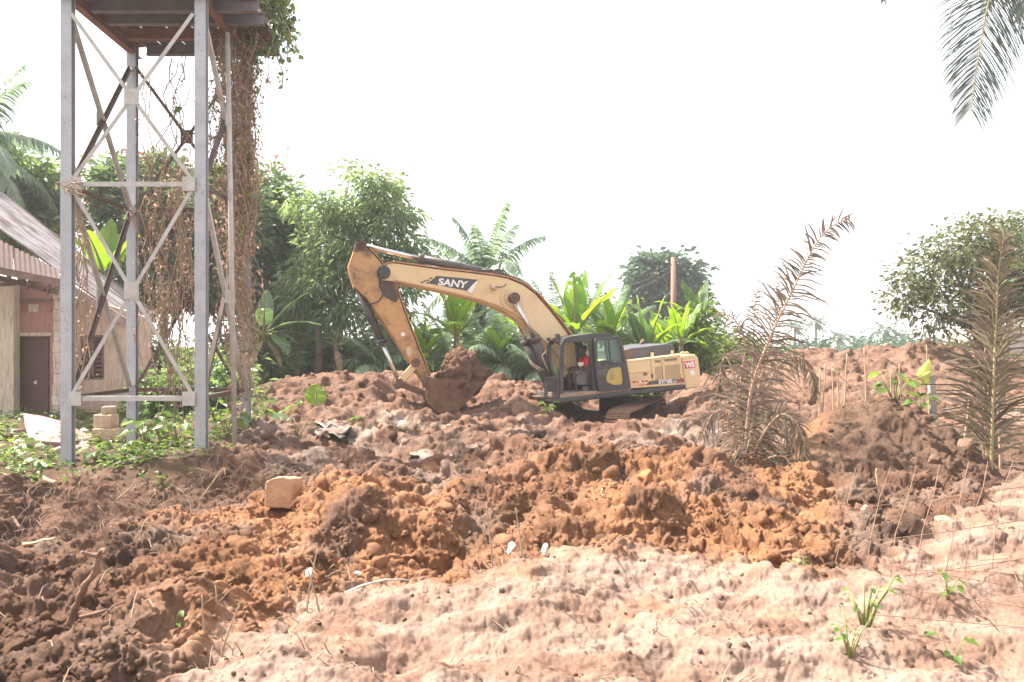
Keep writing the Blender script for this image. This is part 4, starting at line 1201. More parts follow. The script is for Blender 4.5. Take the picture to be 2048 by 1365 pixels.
def wallbox(name, pxa, pxb, pya, pyb, Y, thick, mat, parent=hs0):
    a = P(pxa, pya, Y); b_ = P(pxb, pyb, Y)
    k = MB(); k.box(((a.x + b_.x) / 2, Y + thick / 2, (a.z + b_.z) / 2), (abs(b_.x - a.x), thick, abs(a.z - b_.z))); return k.build(name, mat, parent)
w1 = wallbox('wall', -160, 27, 560, 866, 17.2, .22, m_cream); w1['label'] = 'stained cream wall left of the door'
# door wall with its openings
k = MB()
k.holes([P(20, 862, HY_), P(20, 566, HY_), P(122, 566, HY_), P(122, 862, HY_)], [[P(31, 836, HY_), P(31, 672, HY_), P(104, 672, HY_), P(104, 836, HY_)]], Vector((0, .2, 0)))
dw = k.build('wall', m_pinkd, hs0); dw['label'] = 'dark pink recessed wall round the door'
k = MB(); a = P(28, 601, HY_); b_ = P(105, 596, HY_); k.box(((a.x + b_.x) / 2, HY_ - .03, a.z), (b_.x - a.x, .1, .07)); k.build('lintel', m_wood, dw)
k = MB(); a = P(27, 672, HY_); b_ = P(108, 666, HY_); k.box(((a.x + b_.x) / 2, HY_ - .03, (a.z + b_.z) / 2), (b_.x - a.x, .1, .08)); k.build('lintel', m_flake, dw)
for i, x in enumerate((33, 57, 82)):
    k = MB(); a = P(x, 612, HY_); k.box((a.x + .14, HY_ - .012, a.z - .06), (.27, .02, .2)); k.build('block', m_flake if i == 1 else m_plaster or m_pinkd, dw, .01)
dk = MB(); a = P(32, 672, HY_); b_ = P(102, 836, HY_)
dk.box(((a.x + b_.x) / 2, HY_ + .1, (a.z + b_.z) / 2), (b_.x - a.x, .05, a.z - b_.z)); dor_ = dk.build('door', m_door, hs0)
W_, H_ = b_.x - a.x, a.z - b_.z
for (u0, u1, v0, v1) in ((.14, .86, .06, .40), (.14, .86, .46, .54), (.14, .86, .60, .95)):
    q = MB()
    x0, x1, z1, z0 = a.x + u0 * W_, a.x + u1 * W_, a.z - v0 * H_, a.z - v1 * H_
    for (c, s_) in ((((x0 + x1) / 2, z0), (x1 - x0, .03)), (((x0 + x1) / 2, z1), (x1 - x0, .03)), ((x0, (z0 + z1) / 2), (.03, z1 - z0 - .03)), ((x1, (z0 + z1) / 2), (.03, z1 - z0 - .03))):
        q.box((c[0], HY_ + .065, c[1]), (s_[0], .02, s_[1]))
    q.build('panel', m_door, dor_)
q = MB(); c = Vector((a.x + W_ * .52, HY_ + .06, a.z - H_ * .57)); q.cyl(c, c - Vector((0, .05, 0)), .025, 10); q.box(c + Vector((0, .01, 0)), (.04, .012, .14)); q.build('handle', m_white, dor_)
fr_ = MB()
for x in (30.5, 104.5):
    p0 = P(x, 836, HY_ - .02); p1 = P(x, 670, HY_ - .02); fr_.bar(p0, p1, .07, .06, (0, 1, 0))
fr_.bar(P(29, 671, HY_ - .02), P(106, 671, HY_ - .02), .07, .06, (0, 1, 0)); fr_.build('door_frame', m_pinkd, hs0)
# flaking corner pillar, built of lumpy plaster courses
pl = MB(); r = random.Random(3)
for i in range(14):
    z0 = zf(852 - i * 21, HY_); z1 = zf(852 - (i + 1) * 21, HY_) + .003 * (i % 2)
    a = P(106 + r.uniform(-1, 1), 0, 17.2); b_ = P(122 + r.uniform(-1.5, 1.5), 0, 17.2)
    blk = MB(); blk.box(((a.x + b_.x) / 2, 17.3 + r.uniform(-.02, .02), (z0 + z1) / 2), (b_.x - a.x, .24, z1 - z0)); blk.build('block', m_flake, hs0, .02)
# window wall
YW = 17.9
k = MB()
k.holes([P(120, 866, YW), P(120, 590, YW), P(220, 612, YW), P(294, 636, YW), P(294, 866, YW)], [[P(165, 757, YW), P(165, 673, YW), P(207, 673, YW), P(207, 757, YW)]], Vector((0, .2, 0)))
ww = k.build('wall', m_pink, hs0); ww['label'] = 'pink wall with the louvred window'
k = MB(); a = P(293.5, 0, YW + .202); b_ = P(288, 0, 22); zt_ = zf(632, YW)
k.prism([Vector((a.x, a.y, zg)), Vector((b_.x, b_.y, zg)), Vector((b_.x, b_.y, zt_)), Vector((a.x, a.y, zt_))], Vector((-.2, 0, 0))); k.build('wall', m_pink, hs0)
wf = MB()
for (p0, p1) in (((165, 673), (165, 757)), ((207, 673), (207, 757)), ((186, 673), (186, 757)), ((165, 673), (207, 673)), ((165, 757), (207, 757))):
    wf.bar(P(p0[0], p0[1], YW + .02), P(p1[0], p1[1], YW + .02), .06, .05, (0, 1, 0))
wfo = wf.build('window', m_wood, hs0)
m_lou = mat_basic('brown_louvre', (.17, .10, .095), (.11, .065, .06), 5, .5)
for s_ in range(2):
    for i in range(9):
        a = P(167 + s_ * 20.5, 679 + i * 8.7, YW + .07); b_ = P(184.5 + s_ * 21, 679 + i * 8.7, YW + .07)
        q = MB(); q.box(((a.x + b_.x) / 2, YW + .07, a.z), (b_.x - a.x, .012, .1), Matrix.Rotation(-.6, 3, 'X')); q.build('slat', m_lou, wfo)
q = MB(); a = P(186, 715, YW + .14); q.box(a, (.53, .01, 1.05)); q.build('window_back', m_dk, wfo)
# roofs: corrugated sheets laid over sloping planes
def sheet(name, T0, T1, B1, B0, mat, parent, nc=10, amp=.018, label=None):
    """T0-T1 upper edge, B0-B1 lower edge, corrugations run T to B"""
    n_ = nc * 4; rows = 3; V_ = []
    T0, T1, B0, B1 = [Vector(v) for v in (T0, T1, B0, B1)]
    nn = (T1 - T0).cross(B0 - T0).normalized()
    if nn.z < 0: nn = -nn
    for j in range(rows + 1):
        t = j / rows
        for i in range(n_ + 1):
            s_ = i / n_
            p = (T0.lerp(T1, s_)).lerp(B0.lerp(B1, s_), t)
            V_.append(p + nn * (amp * math.cos(i * math.pi / 2)))
    Fq = [(j * (n_ + 1) + i, j * (n_ + 1) + i + 1, (j + 1) * (n_ + 1) + i + 1, (j + 1) * (n_ + 1) + i) for j in range(rows) for i in range(n_)]
    m_ = len(V_); V2 = [v - nn * .01 for v in V_]
    k = MB(); k.add(V_ + V2, Fq + [tuple(m_ + q for q in reversed(f)) for f in Fq], True)
    o_ = k.build(name, mat, parent, 0, False)
    return o_
rf0 = thing_roof = MB().bar(P(-120, 290, 22.05), P(309, 632, 22.05), .1, .12).build('roof', m_wood, hs0)
# main roof: falls to the right, seen from below its eave; four sheets side by side
Tl, Tr, Br, Bl = P(-120, 288, 22), P(308, 630, 22), P(262, 648, 18.0), P(-120, 372, 17.2)
ns = 5
for i in range(ns):
    a0, a1 = i / ns, (i + 1) / ns - .004
    dz_ = Vector((0, 0, .006 * (i % 2)))
    # corrugations run along the slope from upper left to lower right
    sheet('roof_sheet', Bl.lerp(Tl, a0) + dz_, Bl.lerp(Tl, a1) + dz_, Br.lerp(Tr, a1) + dz_, Br.lerp(Tr, a0) + dz_, m_roofg, rf0, 7)
k = MB(); k.bar(P(120, 560, 17.9) - Vector((0, .18, 0)), P(270, 652, 17.9) - Vector((0, .18, 0)), .05, .2); k.build('fascia', m_fascia, hs0)
k = MB(); k.bar(P(232, 642, 17.75), P(312, 640, 21.9), .05, .16); k.build('fascia', m_fascia, hs0)
# lower porch roof
Tl, Tr, Br, Bl = P(-160, 400, 16.9), P(118, 540, 16.9), P(122, 560, 15.5), P(-160, 505, 15.3)
for i in range(3):
    a0, a1 = i / 3, (i + 1) / 3 - .004
    sheet('porch_sheet', Tl.lerp(Tr, a0), Tl.lerp(Tr, a1), Bl.lerp(Br, a1), Bl.lerp(Br, a0), m_roofr, hs0, 9)
for i in range(4):
    k = MB(); p0 = P(-20 + i * 40, 530 + i * 11.5, 15.6); p1 = P(-30 + i * 42, 545 + i * 9, 17.3); k.bar(p0 - Vector((0, 0, .1)), p1 - Vector((0, 0, .15)), .06, .12); k.build('rafter', m_wood, hs0)
k = MB(); k.bar(P(-160, 510, 15.4), P(123, 566, 15.4), .04, .16); k.build('fascia', m_wood, hs0)
k = MB(); k.bar(P(-20, 552, 16.1), P(116, 585, 17.1), .07, .12); k.bar(P(0, 570, 16.3), P(108, 562, 17.2), .05, .08); k.build('rafter', m_wood, hs0)

# rubble by the house
m_slab = mat_basic('pale_pink_slab', (.33, .17, .18), (.27, .135, .14), 4, .85, 0, .35, .65, .2, 30)
m_conc = mat_basic('sandy_concrete', (.50, .37, .26), (.36, .25, .17), 7, .92, 0, .35, .65, .6, 40)
def solid(name, top, thick, mat, label, cat, group=None, bevel=.01):
    k = MB(); k.prism(top, thick); o_ = k.build(name, mat, None, bevel)
    return setp(o_, label, cat, group)
Yr_ = 13.4
z_ = gz((110 - 1024) / F * Yr_, Yr_)
solid('broken_slab', [P(46, 826, 14.4), P(84, 832, 14.5), P(122, 842, 14.3), P(182, 872, 13.9), P(170, 880, 13.3), P(118, 885, 13.0), P(58, 880, 13.1), P(50, 852, 13.8)], Vector((0, .05, -.16)), m_slab, 'broken pale pink wall slab lying tilted in the rubble', 'wall slab')
def block(px0, px1, py0, py1, Y, dep, mat, label, rz=0.0, cat='block', name='concrete_block', group=None):
    a, b_ = P(px0, py0, Y), P(px1, py1, Y)
    k = MB(); k.box(((a.x + b_.x) / 2, Y + dep / 2, (a.z + b_.z) / 2), (b_.x - a.x, dep, a.z - b_.z), Matrix.Rotation(rz, 3, 'Z'))
    o_ = k.build(name, mat, None, .018); o_.data.materials[0] = mat
    return setp(o_, label, cat, group)
block(183, 246, 858, 884, 13.4, .25, m_conc, 'long sandy block at the bottom of the small stack by the steel post', .1)
block(186, 225, 830, 857, 13.45, .24, m_conc, 'cube shaped sandy block in the middle of the small stack', -.12)
block(200, 224, 814, 829.6, 13.5, .2, m_conc, 'small broken block on top of the small stack', .3)
r = np.random.default_rng(31)
def stone(name, px, Y, size, label, cat, mat, seed, sink=.3, flat=1.0, group=None):
    rr = np.random.default_rng(seed)
    v = SHAPES[seed % len(SHAPES)] @ rot_rand(rr).T * size * np.array([1, 1, flat])
    p = G(px, Y)
    v = v + np.array(p) + np.array([0, 0, size * flat * (.75 - sink)])
    o_ = arr_obj(name, v, LF, mat, None, True); m_ = o_.modifiers.new('detail', 'SUBSURF'); m_.levels = 1; m_.render_levels = 1
    return setp(o_, label, cat, group)
m_rub = mat_basic('rubble', (.46, .36, .28), (.34, .22, .16), 8, .95, 0, .35, .65, .6, 30)
for i in range(34):
    px = r.uniform(30, 235); Y = r.uniform(12.3, 14.6)
    stone('rubble_stone', px, Y, r.uniform(.05, .16), 'pale lump of broken plaster in the rubble by the house', 'rubble', m_rub, 100 + i, .3, .7, 'lumps of rubble in front of the house')

# ------------------------------------------------------------------ wooden pole with wires
m_pole = mat_basic('old_wooden_pole', (.30, .17, .13), (.20, .11, .085), 3, .85, 0, .35, .7, .3, 25, .3, 5, (6, 6, .4))
Yp = 30.0
pb_ = G(1347, Yp); pt = P(1347, 515, Yp)
pol = thing('utility_pole', 'old reddish wooden utility pole standing behind the excavator', 'utility pole', pb_ + Vector((0, 0, -.3)))
k = MB(); k.tube([pb_ - Vector((0, 0, .4)), pb_.lerp(pt, .5), pt], [.15, .125, .105], 12); k.build('shaft', m_pole, pol)
k = MB()
for (a, b_) in (((1347, 528), (1262, 570)), ((1347, 538), (1270, 578))):
    A_, B_ = P(a[0], a[1], Yp), P(b_[0], b_[1], Yp + 14)
    k.tube([A_.lerp(B_, t) - Vector((0, 0, .5 * t * (1 - t) * 4 * .25)) for t in [i / 8 for i in range(9)]], .012, 5)
A_, B_ = P(1349, 528, Yp), P(1378, 548, Yp + 5); k.tube([A_, A_.lerp(B_, .5), B_], .012, 5)
k.build('wire', m_dk, pol)
k = MB(); k.tube([P(1352, 527, Yp - .1), P(1357, 519, Yp - .2), P(1360, 524, Yp - .2)], .02, 6); k.box(P(1349, 530, Yp), (.3, .1, .08)); k.build('hook', m_rust, pol)
# ------------------------------------------------------------------ vegetation
m_lf_mid = mat_leaf('leaf_mid_green', (.065, .12, .042), (.16, .24, .085), .45, .32, None, .7)
m_lf_pale = mat_leaf('leaf_pale_green', (.085, .15, .06), (.20, .29, .12), .45, .3, None, .8)
m_lf_dark = mat_leaf('leaf_dark_green', (.055, .105, .046), (.13, .20, .08), .42, .32, None, .7)
m_lf_far = mat_leaf('leaf_far_green', (.04, .075, .05), (.085, .135, .085), .35, .35, None, .7)
m_lf_olive = mat_leaf('leaf_olive', (.06, .075, .04), (.14, .165, .075), .42, .35, None, .6)
m_lf_bright = mat_leaf('leaf_bright_green', (.045, .10, .018), (.15, .24, .045), .45)
m_lf_red = mat_leaf('leaf_reddish', (.12, .06, .025), (.22, .12, .05), .4)
m_lf_brown = mat_leaf('leaf_dead_brown', (.20, .145, .105), (.40, .305, .225), .4, .8)
m_ban = mat_leaf('banana_leaf', (.085, .19, .02), (.17, .32, .045), .55, .32)
m_ban_d = mat_leaf('banana_leaf_dull', (.04, .09, .03), (.12, .19, .085), .3, .3, None, .7)
m_ban_dry = mat_leaf('banana_leaf_dry', (.28, .18, .10), (.42, .31, .19), .3, .8)
m_palm = mat_leaf('palm_leaf', (.09, .15, .09), (.18, .26, .165), .42, .32, None, .8)
m_palm_s = mat_leaf('palm_leaf_silver', (.11, .185, .10), (.25, .34, .21), .35, .32, None, .8)
m_palm_dry = mat_leaf('palm_leaf_dry', (.095, .075, .06), (.25, .20, .155), .25, .8)
m_palm_drygr = mat_leaf('palm_leaf_half_dry', (.07, .062, .04), (.24, .20, .13), .25, .7)
m_palm_top = mat_leaf('palm_leaf_overhead', (.07, .09, .085), (.15, .17, .13), .25, .5)
m_bark = mat_basic('grey_bark', (.23, .18, .14), (.12, .09, .07), 5, .95, 0, .35, .65, .5, 20)
m_bark_d = mat_basic('dark_bark', (.10, .07, .055), (.06, .045, .038), 5, .95, 0, .35, .65, .5, 20)
m_stem_g = mat_basic('green_stem', (.16, .20, .06), (.22, .19, .08), 5, .6)
m_pstem = mat_basic('banana_stem', (.18, .14, .07), (.09, .05, .03), 4, .8, 0, .35, .65, .2, 20, .3, 5, (5, 5, .5))
m_rachis = mat_basic('palm_rachis', (.30, .28, .12), (.36, .25, .15), 4, .7)
m_rachis_dry = mat_basic('dry_rachis', (.40, .27, .19), (.28, .17, .12), 5, .8)
m_twig = mat_basic('dry_twig', (.36, .26, .18), (.24, .16, .11), 6, .9)

def unit(v): return v / (np.linalg.norm(v, axis=-1, keepdims=True) + 1e-9)
def leaf_cloud(Cn, Dr, Nr, L, W, droop=.15):
    """folded pointed leaves; returns verts and tri faces"""
    n = len(Cn); Dr = unit(Dr); Sd = unit(np.cross(Dr, Nr)); Nn = np.cross(Sd, Dr)
    L = np.asarray(L).reshape(-1, 1) * np.ones((n, 1)); W = np.asarray(W).reshape(-1, 1) * np.ones((n, 1))
    v0 = Cn; mid = Cn + Dr * L * .45
    v1 = mid + Sd * W * .5 + Nn * W * .12; v3 = mid - Sd * W * .5 + Nn * W * .12
    v2 = Cn + Dr * L - np.array([0, 0, 1.0]) * L * droop
    V = np.stack([v0, v1, v2, v3], 1).reshape(-1, 3)
    b = np.arange(n)[:, None] * 4
    Fq = np.concatenate([b + np.array([[0, 1, 2]]), b + np.array([[0, 2, 3]])])
    return V, Fq
def crown_arrays(blobs, n_clump, per, leaf, aspect, r, clump_r=.35, up=.5, shell=.45, droop=.2):
    """blobs: (centre, radii). Leaves gathered in clumps spread through the blobs"""
    vol = np.array([b[1][0] * b[1][1] * b[1][2] for b in blobs]); pr = vol ** .75; pr /= pr.sum()
    which = r.choice(len(blobs), n_clump, p=pr)
    d = unit(r.normal(size=(n_clump, 3))); rad = shell + (1 - shell) * r.random(n_clump) ** .6
    cc = np.array([blobs[k][0] for k in which]); rr = np.array([blobs[k][1] for k in which])
    cl = cc + d * rr * rad[:, None]
    cr = clump_r * (.6 + .8 * r.random(n_clump))
    tn = np.clip(.5 + .25 * r.normal(size=n_clump), 0, 1)
    idx = np.repeat(np.arange(n_clump), per); n = len(idx)
    o = r.normal(size=(n, 3)) * np.array([1, 1, .6]) * .55
    Cn = cl[idx] + o * cr[idx][:, None]
    Dr = unit(o + d[idx] * .6 + r.normal(size=(n, 3)) * .5 + np.array([0, 0, -.15]))
    Nr = unit(r.normal(size=(n, 3)) * .55 + np.array([0, 0, up]) + d[idx] * .3)
    L = leaf * (.6 + .8 * r.random(n))
    V, Fq = leaf_cloud(Cn, Dr, Nr, L, L * aspect, droop)
    t = np.clip(tn[idx] * .6 + r.random(n) * .5, 0, 1)
    return V, Fq, np.repeat(t, 4), cl
def branches(mb, base, fork, tips, r0, rng, n=7):
    mid = [base.lerp(fork, t) + Vector((rng.normal() * .03, 0, 0)) * (fork - base).length for t in (.33, .66)]
    mb.tube([base, mid[0], mid[1], fork], [r0, r0 * .85, r0 * .75, r0 * .62], n + 3)
    for t in tips:
        t = Vector(t); m_ = fork.lerp(t, .5) + Vector(rng.normal(size=3) * .08 * (t - fork).length)
        mb.tube([fork, fork.lerp(m_, .5) + Vector((0, 0, .05)), m_, t], [r0 * .5, r0 * .38, r0 * .27, r0 * .08], n)
def pxblobs(bl, Y, dy=.8):
    out_ = []
    for (px, py, rx, ry) in bl:
        c = P(px, py, Y); s = Y / F
        out_.append((np.array(c), np.array([rx * s, max(rx, ry) * s * dy, ry * s])))
    return out_
def tree(name, label, Y, trunk_px, fork, blobs, n_cl, per, leaf, asp, mat, seed, r0, bark=None, clump=.5, group=None, red=0, cat='tree', **kw):
    r = np.random.default_rng(seed)
    base = G(trunk_px, Y, -.15)
    o = thing(name, label, cat, base, group)
    B = pxblobs(blobs, Y)
    V, Fq, t, cl = crown_arrays(B, n_cl, per, leaf, asp, r, clump, **kw)
    arr_obj('crown', V, Fq, mat, o, False, {'tint': t})
    if red:
        V, Fq, t, _ = crown_arrays(B, red, max(6, per // 3), leaf, asp, r, clump * .6, shell=.9, **{k: v for k, v in kw.items() if k != 'shell'})
        arr_obj('young_leaves', V, Fq, m_lf_red, o, False, {'tint': t})
    mb = MB(); f = P(fork[0], fork[1], Y)
    tips = [Vector(b_[0]) for b_ in B] + [Vector(c) for c in cl[:: max(1, len(cl) // 16)]]
    branches(mb, base, f, tips, r0, r)
    mb.build('trunk', bark or m_bark, o, 0, False)
    return o
tree('tree', 'slender leaved light green tree with a pale trunk behind the raised stick', 25.5, 632, (640, 598), [(735, 375, 52, 45), (775, 420, 55, 40), (700, 430, 40, 40), (645, 425, 38, 40), (605, 420, 22, 30), (790, 480, 50, 40), (720, 500, 55, 35), (650, 500, 45, 35), (820, 510, 35, 30), (640, 560, 60, 35), (720, 560, 60, 30), (790, 570, 45, 28), (600, 600, 40, 30), (690, 620, 60, 25), (770, 630, 50, 22)], 300, 50, .25, .24, m_lf_pale, 41, .15, clump=.5, shell=.3, droop=.5)
tree('tree', 'dense dark green tree just right of the tank stand', 29, 560, (556, 640), [(535, 385, 38, 48), (552, 465, 48, 70), (535, 560, 55, 90), (565, 650, 42, 60), (590, 500, 22, 45), (500, 470, 40, 90)], 420, 46, .36, .42, m_lf_dark, 42, .2, m_bark_d, .6, None, 50, shell=.35)
tree('tree', 'dark tree with reddish young leaves seen through the tank stand', 26.5, 330, (330, 600), [(235, 375, 50, 48), (315, 350, 48, 40), (215, 450, 35, 50), (330, 450, 70, 80), (400, 410, 55, 70), (455, 430, 55, 90), (320, 560, 80, 60), (430, 560, 60, 60)], 480, 42, .33, .4, m_lf_dark, 43, .2, m_bark_d, .6, None, 150, shell=.35)
tree('tree', 'bushy tree rising behind the left end of the zinc roof', 27, 30, (30, 470), [(40, 375, 62, 50), (78, 430, 36, 26), (-30, 340, 60, 60), (10, 450, 70, 40)], 260, 42, .36, .42, m_lf_mid, 44, .2, m_bark_d, .6, shell=.3)
tree('tree', 'tall rounded blue green tree far behind the wooden pole', 58, 1330, (1332, 640), [(1326, 535, 40, 26), (1368, 555, 34, 26), (1290, 560, 26, 30), (1275, 610, 20, 26), (1330, 590, 50, 30), (1388, 600, 20, 30), (1320, 640, 52, 30), (1298, 524, 16, 12)], 330, 36, .62, .5, m_lf_far, 45, .35, m_bark_d, .85, shell=.3)
tree('tree', 'open crowned olive tree behind the brown mound and dry frond', 22, 1995, (1950, 668), [(1945, 500, 100, 66), (1855, 540, 66, 60), (2060, 520, 90, 90), (1880, 615, 75, 45), (1990, 600, 80, 60), (1805, 600, 36, 40), (2110, 600, 80, 70), (2000, 460, 60, 36)], 420, 26, .17, .5, m_lf_olive, 46, .16, m_bark_d, .42, shell=.2)
# smaller round bushes that close the view between the stems
def bush(px, Y, w, h, label, mat, seed, leaf=.22, n=70, per=34, group=None, asp=.45, name='bush'):
    r = np.random.default_rng(seed); b = G(px, Y, -.1); s = Y / F
    o = thing(name, label, 'bush', b, group)
    W_, H_ = w * s / 2, h * s
    B = [(np.array(b) + np.array([r.uniform(-.5, .5) * W_, r.uniform(-.3, .3) * W_, H_ * r.uniform(.3, .65)]), np.array([W_ * .7, W_ * .6, H_ * .42])) for _ in range(4)]
    V, Fq, t, cl = crown_arrays(B, n, per, leaf, asp, r, .32 + .2 * W_, shell=.15)
    arr_obj('foliage', V, Fq, mat, o, False, {'tint': t})
    mb = MB()
    for c in cl[::max(1, n // 9)]:
        mb.tube([b + Vector((r.normal() * .1, r.normal() * .1, 0)), b.lerp(Vector(c), .5) + Vector((0, 0, .1)), Vector(c)], [.03, .02, .008], 5)
    mb.build('stem', m_bark_d, o, 0, False)
    return o
BUSH = [
 (525, 24, 110, 95, 'green bush at the left foot of the brown spoil heap', m_lf_mid), (470, 27, 150, 150, 'dark bush behind the right legs of the tank stand', m_lf_dark),
 (590, 29, 130, 130, 'dark shrub left of the pale tree trunk', m_lf_dark), (690, 28.5, 120, 120, 'shady shrub right of the pale tree trunk', m_lf_dark),
 (780, 29, 130, 150, 'green shrub behind the bucket cylinder', m_lf_mid), (865, 29, 130, 130, 'green shrub behind the lower stick', m_lf_mid),
 (960, 30, 130, 160, 'leafy shrub behind the soil in the bucket', m_lf_mid), (1050, 29, 140, 150, 'shrub behind the boom cylinders', m_lf_mid),
 (1205, 30, 150, 175, 'light green shrub rising above the cab roof', m_lf_mid), (1290, 30, 120, 120, 'low shrub behind the engine hood', m_lf_mid),
 (1240, 24.5, 190, 45, 'bright low weeds seen under the excavator body', m_lf_bright), (1440, 31, 120, 95, 'rounded bright green shrub right of the counterweight', m_lf_bright),
 (1520, 45, 130, 60, 'distant shrub behind the dry palm', m_lf_mid), (1600, 60, 150, 46, 'far hedge like bush at the foot of the tallest distant palm', m_lf_far), (1740, 70, 190, 38, 'far low bush between the distant palms', m_lf_far),
 (1110, 31, 110, 130, 'shrub behind the cab front', m_lf_dark), (1375, 29, 80, 150, 'climber covered bush at the foot of the wooden pole', m_lf_bright),
 (380, 20, 160, 120, 'tangled undergrowth behind the tank stand', m_lf_mid), (330, 17, 90, 90, 'leafy weeds at the corner of the pink wall', m_lf_mid), (440, 17.5, 120, 100, 'leafy weeds behind the right legs of the stand', m_lf_mid),
 (1180, 26.5, 110, 120, 'bright leafy shrub just above the cab roof', m_lf_bright), (985, 26.8, 110, 120, 'bright shrub above the soil load', m_lf_bright),
 (1400, 62, 160, 80, 'far shrub behind the banana at the pole', m_lf_far), (1850, 60, 240, 40, 'far scrub behind the big brown mound', m_lf_far), (1960, 27, 140, 40, 'scrub at the foot of the olive tree', m_lf_olive)]
for i, (px, Y, w, h, lab, mt) in enumerate(BUSH):
    bush(px, Y, w, h, lab, mt, 300 + i, .13 + .006 * Y, 64 if Y < 40 else 50, 32)

# ---- palms
def frond_arrays(pts, Ll, n, vdown, rng, gap=.04, wid=.05, side=1.0, start=.12, curl=.35, sides=(1, -1), rand=.12, plane=None, fwd=1.0, mess=.1):
    """leaflets along a rachis polyline (world points)"""
    pts = np.array([p[:] for p in pts], dtype=float)
    seg = np.linalg.norm(np.diff(pts, axis=0), axis=1); s = np.concatenate([[0], np.cumsum(seg)]); Lt = s[-1]
    V = []; Fq = []; T = []; cnt = 0
    for k in range(n):
        t = start + (1 - start) * (k + .5) / n
        p = np.array([np.interp(t * Lt, s, pts[:, i]) for i in range(3)])
        q = np.array([np.interp(min(t * Lt + .03 * Lt, Lt), s, pts[:, i]) for i in range(3)]); q0 = np.array([np.interp(max(t * Lt - .03 * Lt, 0), s, pts[:, i]) for i in range(3)])
        tg = q - q0; tg /= np.linalg.norm(tg) + 1e-9
        ref = np.array([0, 0, 1.0]) if plane is None else np.array(plane)
        sd = np.cross(tg, ref); ln = np.linalg.norm(sd)
        sd = sd / ln if ln > .05 else np.array([1.0, 0, 0])
        prof = Ll * (.35 + .65 * math.sin(math.pi * min(1, .12 + .86 * t) ** .8)) * (1 - .35 * t)
        for sg in sides:
            if rng.random() < gap: continue
            l = prof * (1 + rand * rng.normal())
            d = sd * sg * side + tg * (.55 + .5 * t) * fwd + np.array([0, 0, .15]) * (1 - t) + rng.normal(size=3) * mess
            d /= np.linalg.norm(d); w = wid * (.7 + .5 * rng.random())
            nrm = np.cross(d, tg); nrm /= np.linalg.norm(nrm) + 1e-9
            wv = np.cross(d, nrm)
            pp = p.copy(); dd = d.copy(); tt = rng.random()
            for j, ws in enumerate((.6, 1.0, .75, .12)):
                V += [pp + wv * w * ws * .5, pp - wv * w * ws * .5]; T += [tt, tt]
                if j < 3:
                    b = cnt + 2 * j; Fq.append((b, b + 1, b + 3, b + 2))
                    dd = dd + np.array([0, 0, -1.0]) * vdown * curl * (1 + .5 * j); dd /= np.linalg.norm(dd)
                    pp = pp + dd * l / 3
            cnt += 8
    return np.array(V), np.array(Fq), np.array(T)
def arc(base, az, el, L, droop, n=12, toward=None):
    """rachis leaving base at azimuth/elevation and bending down"""
    pts = [Vector(base)]; d = Vector((math.cos(az) * math.cos(el), math.sin(az) * math.cos(el), math.sin(el)))
    for i in range(n):
        d = (d + Vector((0, 0, -droop / n * (.4 + 1.2 * i / n)))).normalized(); pts.append(pts[-1] + d * (L / n))
    return pts
def frond(parent, pts, Ll, n, mat, rng, rmat, r0=.03, **kw):
    V, Fq, T = frond_arrays(pts, Ll, n, 1.0, rng, **kw)
    o = arr_obj('frond', V, Fq, mat, parent, False, {'tint': T})
    mb = MB(); m_ = len(pts); mb.tube(pts, [r0 * (1 - .85 * i / (m_ - 1)) for i in range(m_)], 5); mb.build('rachis', rmat, o, 0, False)
    return o
def palm(name, label, px, Y, top_py, nf, L, Ll, nl, mat, seed, r0=.16, els=(-.35, 1.35), droop=1.1, group=None, trunk=True, dead=0, wid=.06, trunk_px=None, X=None, gap=.04, fwd=1.0):
    r = np.random.default_rng(seed)
    b = G(trunk_px or px, Y, -.15); top = P(px, top_py, Y)
    o = thing(name, label, 'palm', b, group)
    if trunk:
        mb = MB(); mb.tube([b, b.lerp(top, .35) + Vector((.1, 0, 0)), b.lerp(top, .7) + Vector((.08, 0, 0)), top], [r0 * 1.35, r0, r0 * .9, r0 * .8], 12); mb.build('trunk', m_bark, o, 0, False)
    for i in range(nf):
        az = i * 2.39996 + r.normal() * .15; el = els[0] + (els[1] - els[0]) * ((i + .5) / nf) ** .9
        pts = arc(top, az, el, L * (.85 + .3 * r.random()) , droop * (1.25 - .5 * (el > .8)))
        frond(o, pts, Ll, nl, mat, r, m_rachis, .035 * L / 4, wid=wid, gap=gap, fwd=fwd)
    for i in range(dead):
        pts = arc(top - Vector((0, 0, .2)), i * 2.1 + .5, -.5, L * .8, 1.6); frond(o, pts, Ll * .8, nl, m_palm_dry, r, m_rachis_dry, .03, wid=wid)
    return o
palm('coconut_palm', 'coconut palm with an arching green crown above the excavator boom', 972, 31, 562, 19, 3.5, 1.15, 66, m_palm, 51, .17, (-.45, 1.4), 1.35, None, True, 5, .08, fwd=.55)
palm('coconut_palm', 'coconut palm leaning in at the left edge above the zinc roof', -75, 24, 292, 17, 3.4, 1.1, 60, m_palm, 52, .17, (-.4, 1.3), 1.3, None, True, 0, .08, fwd=.6)
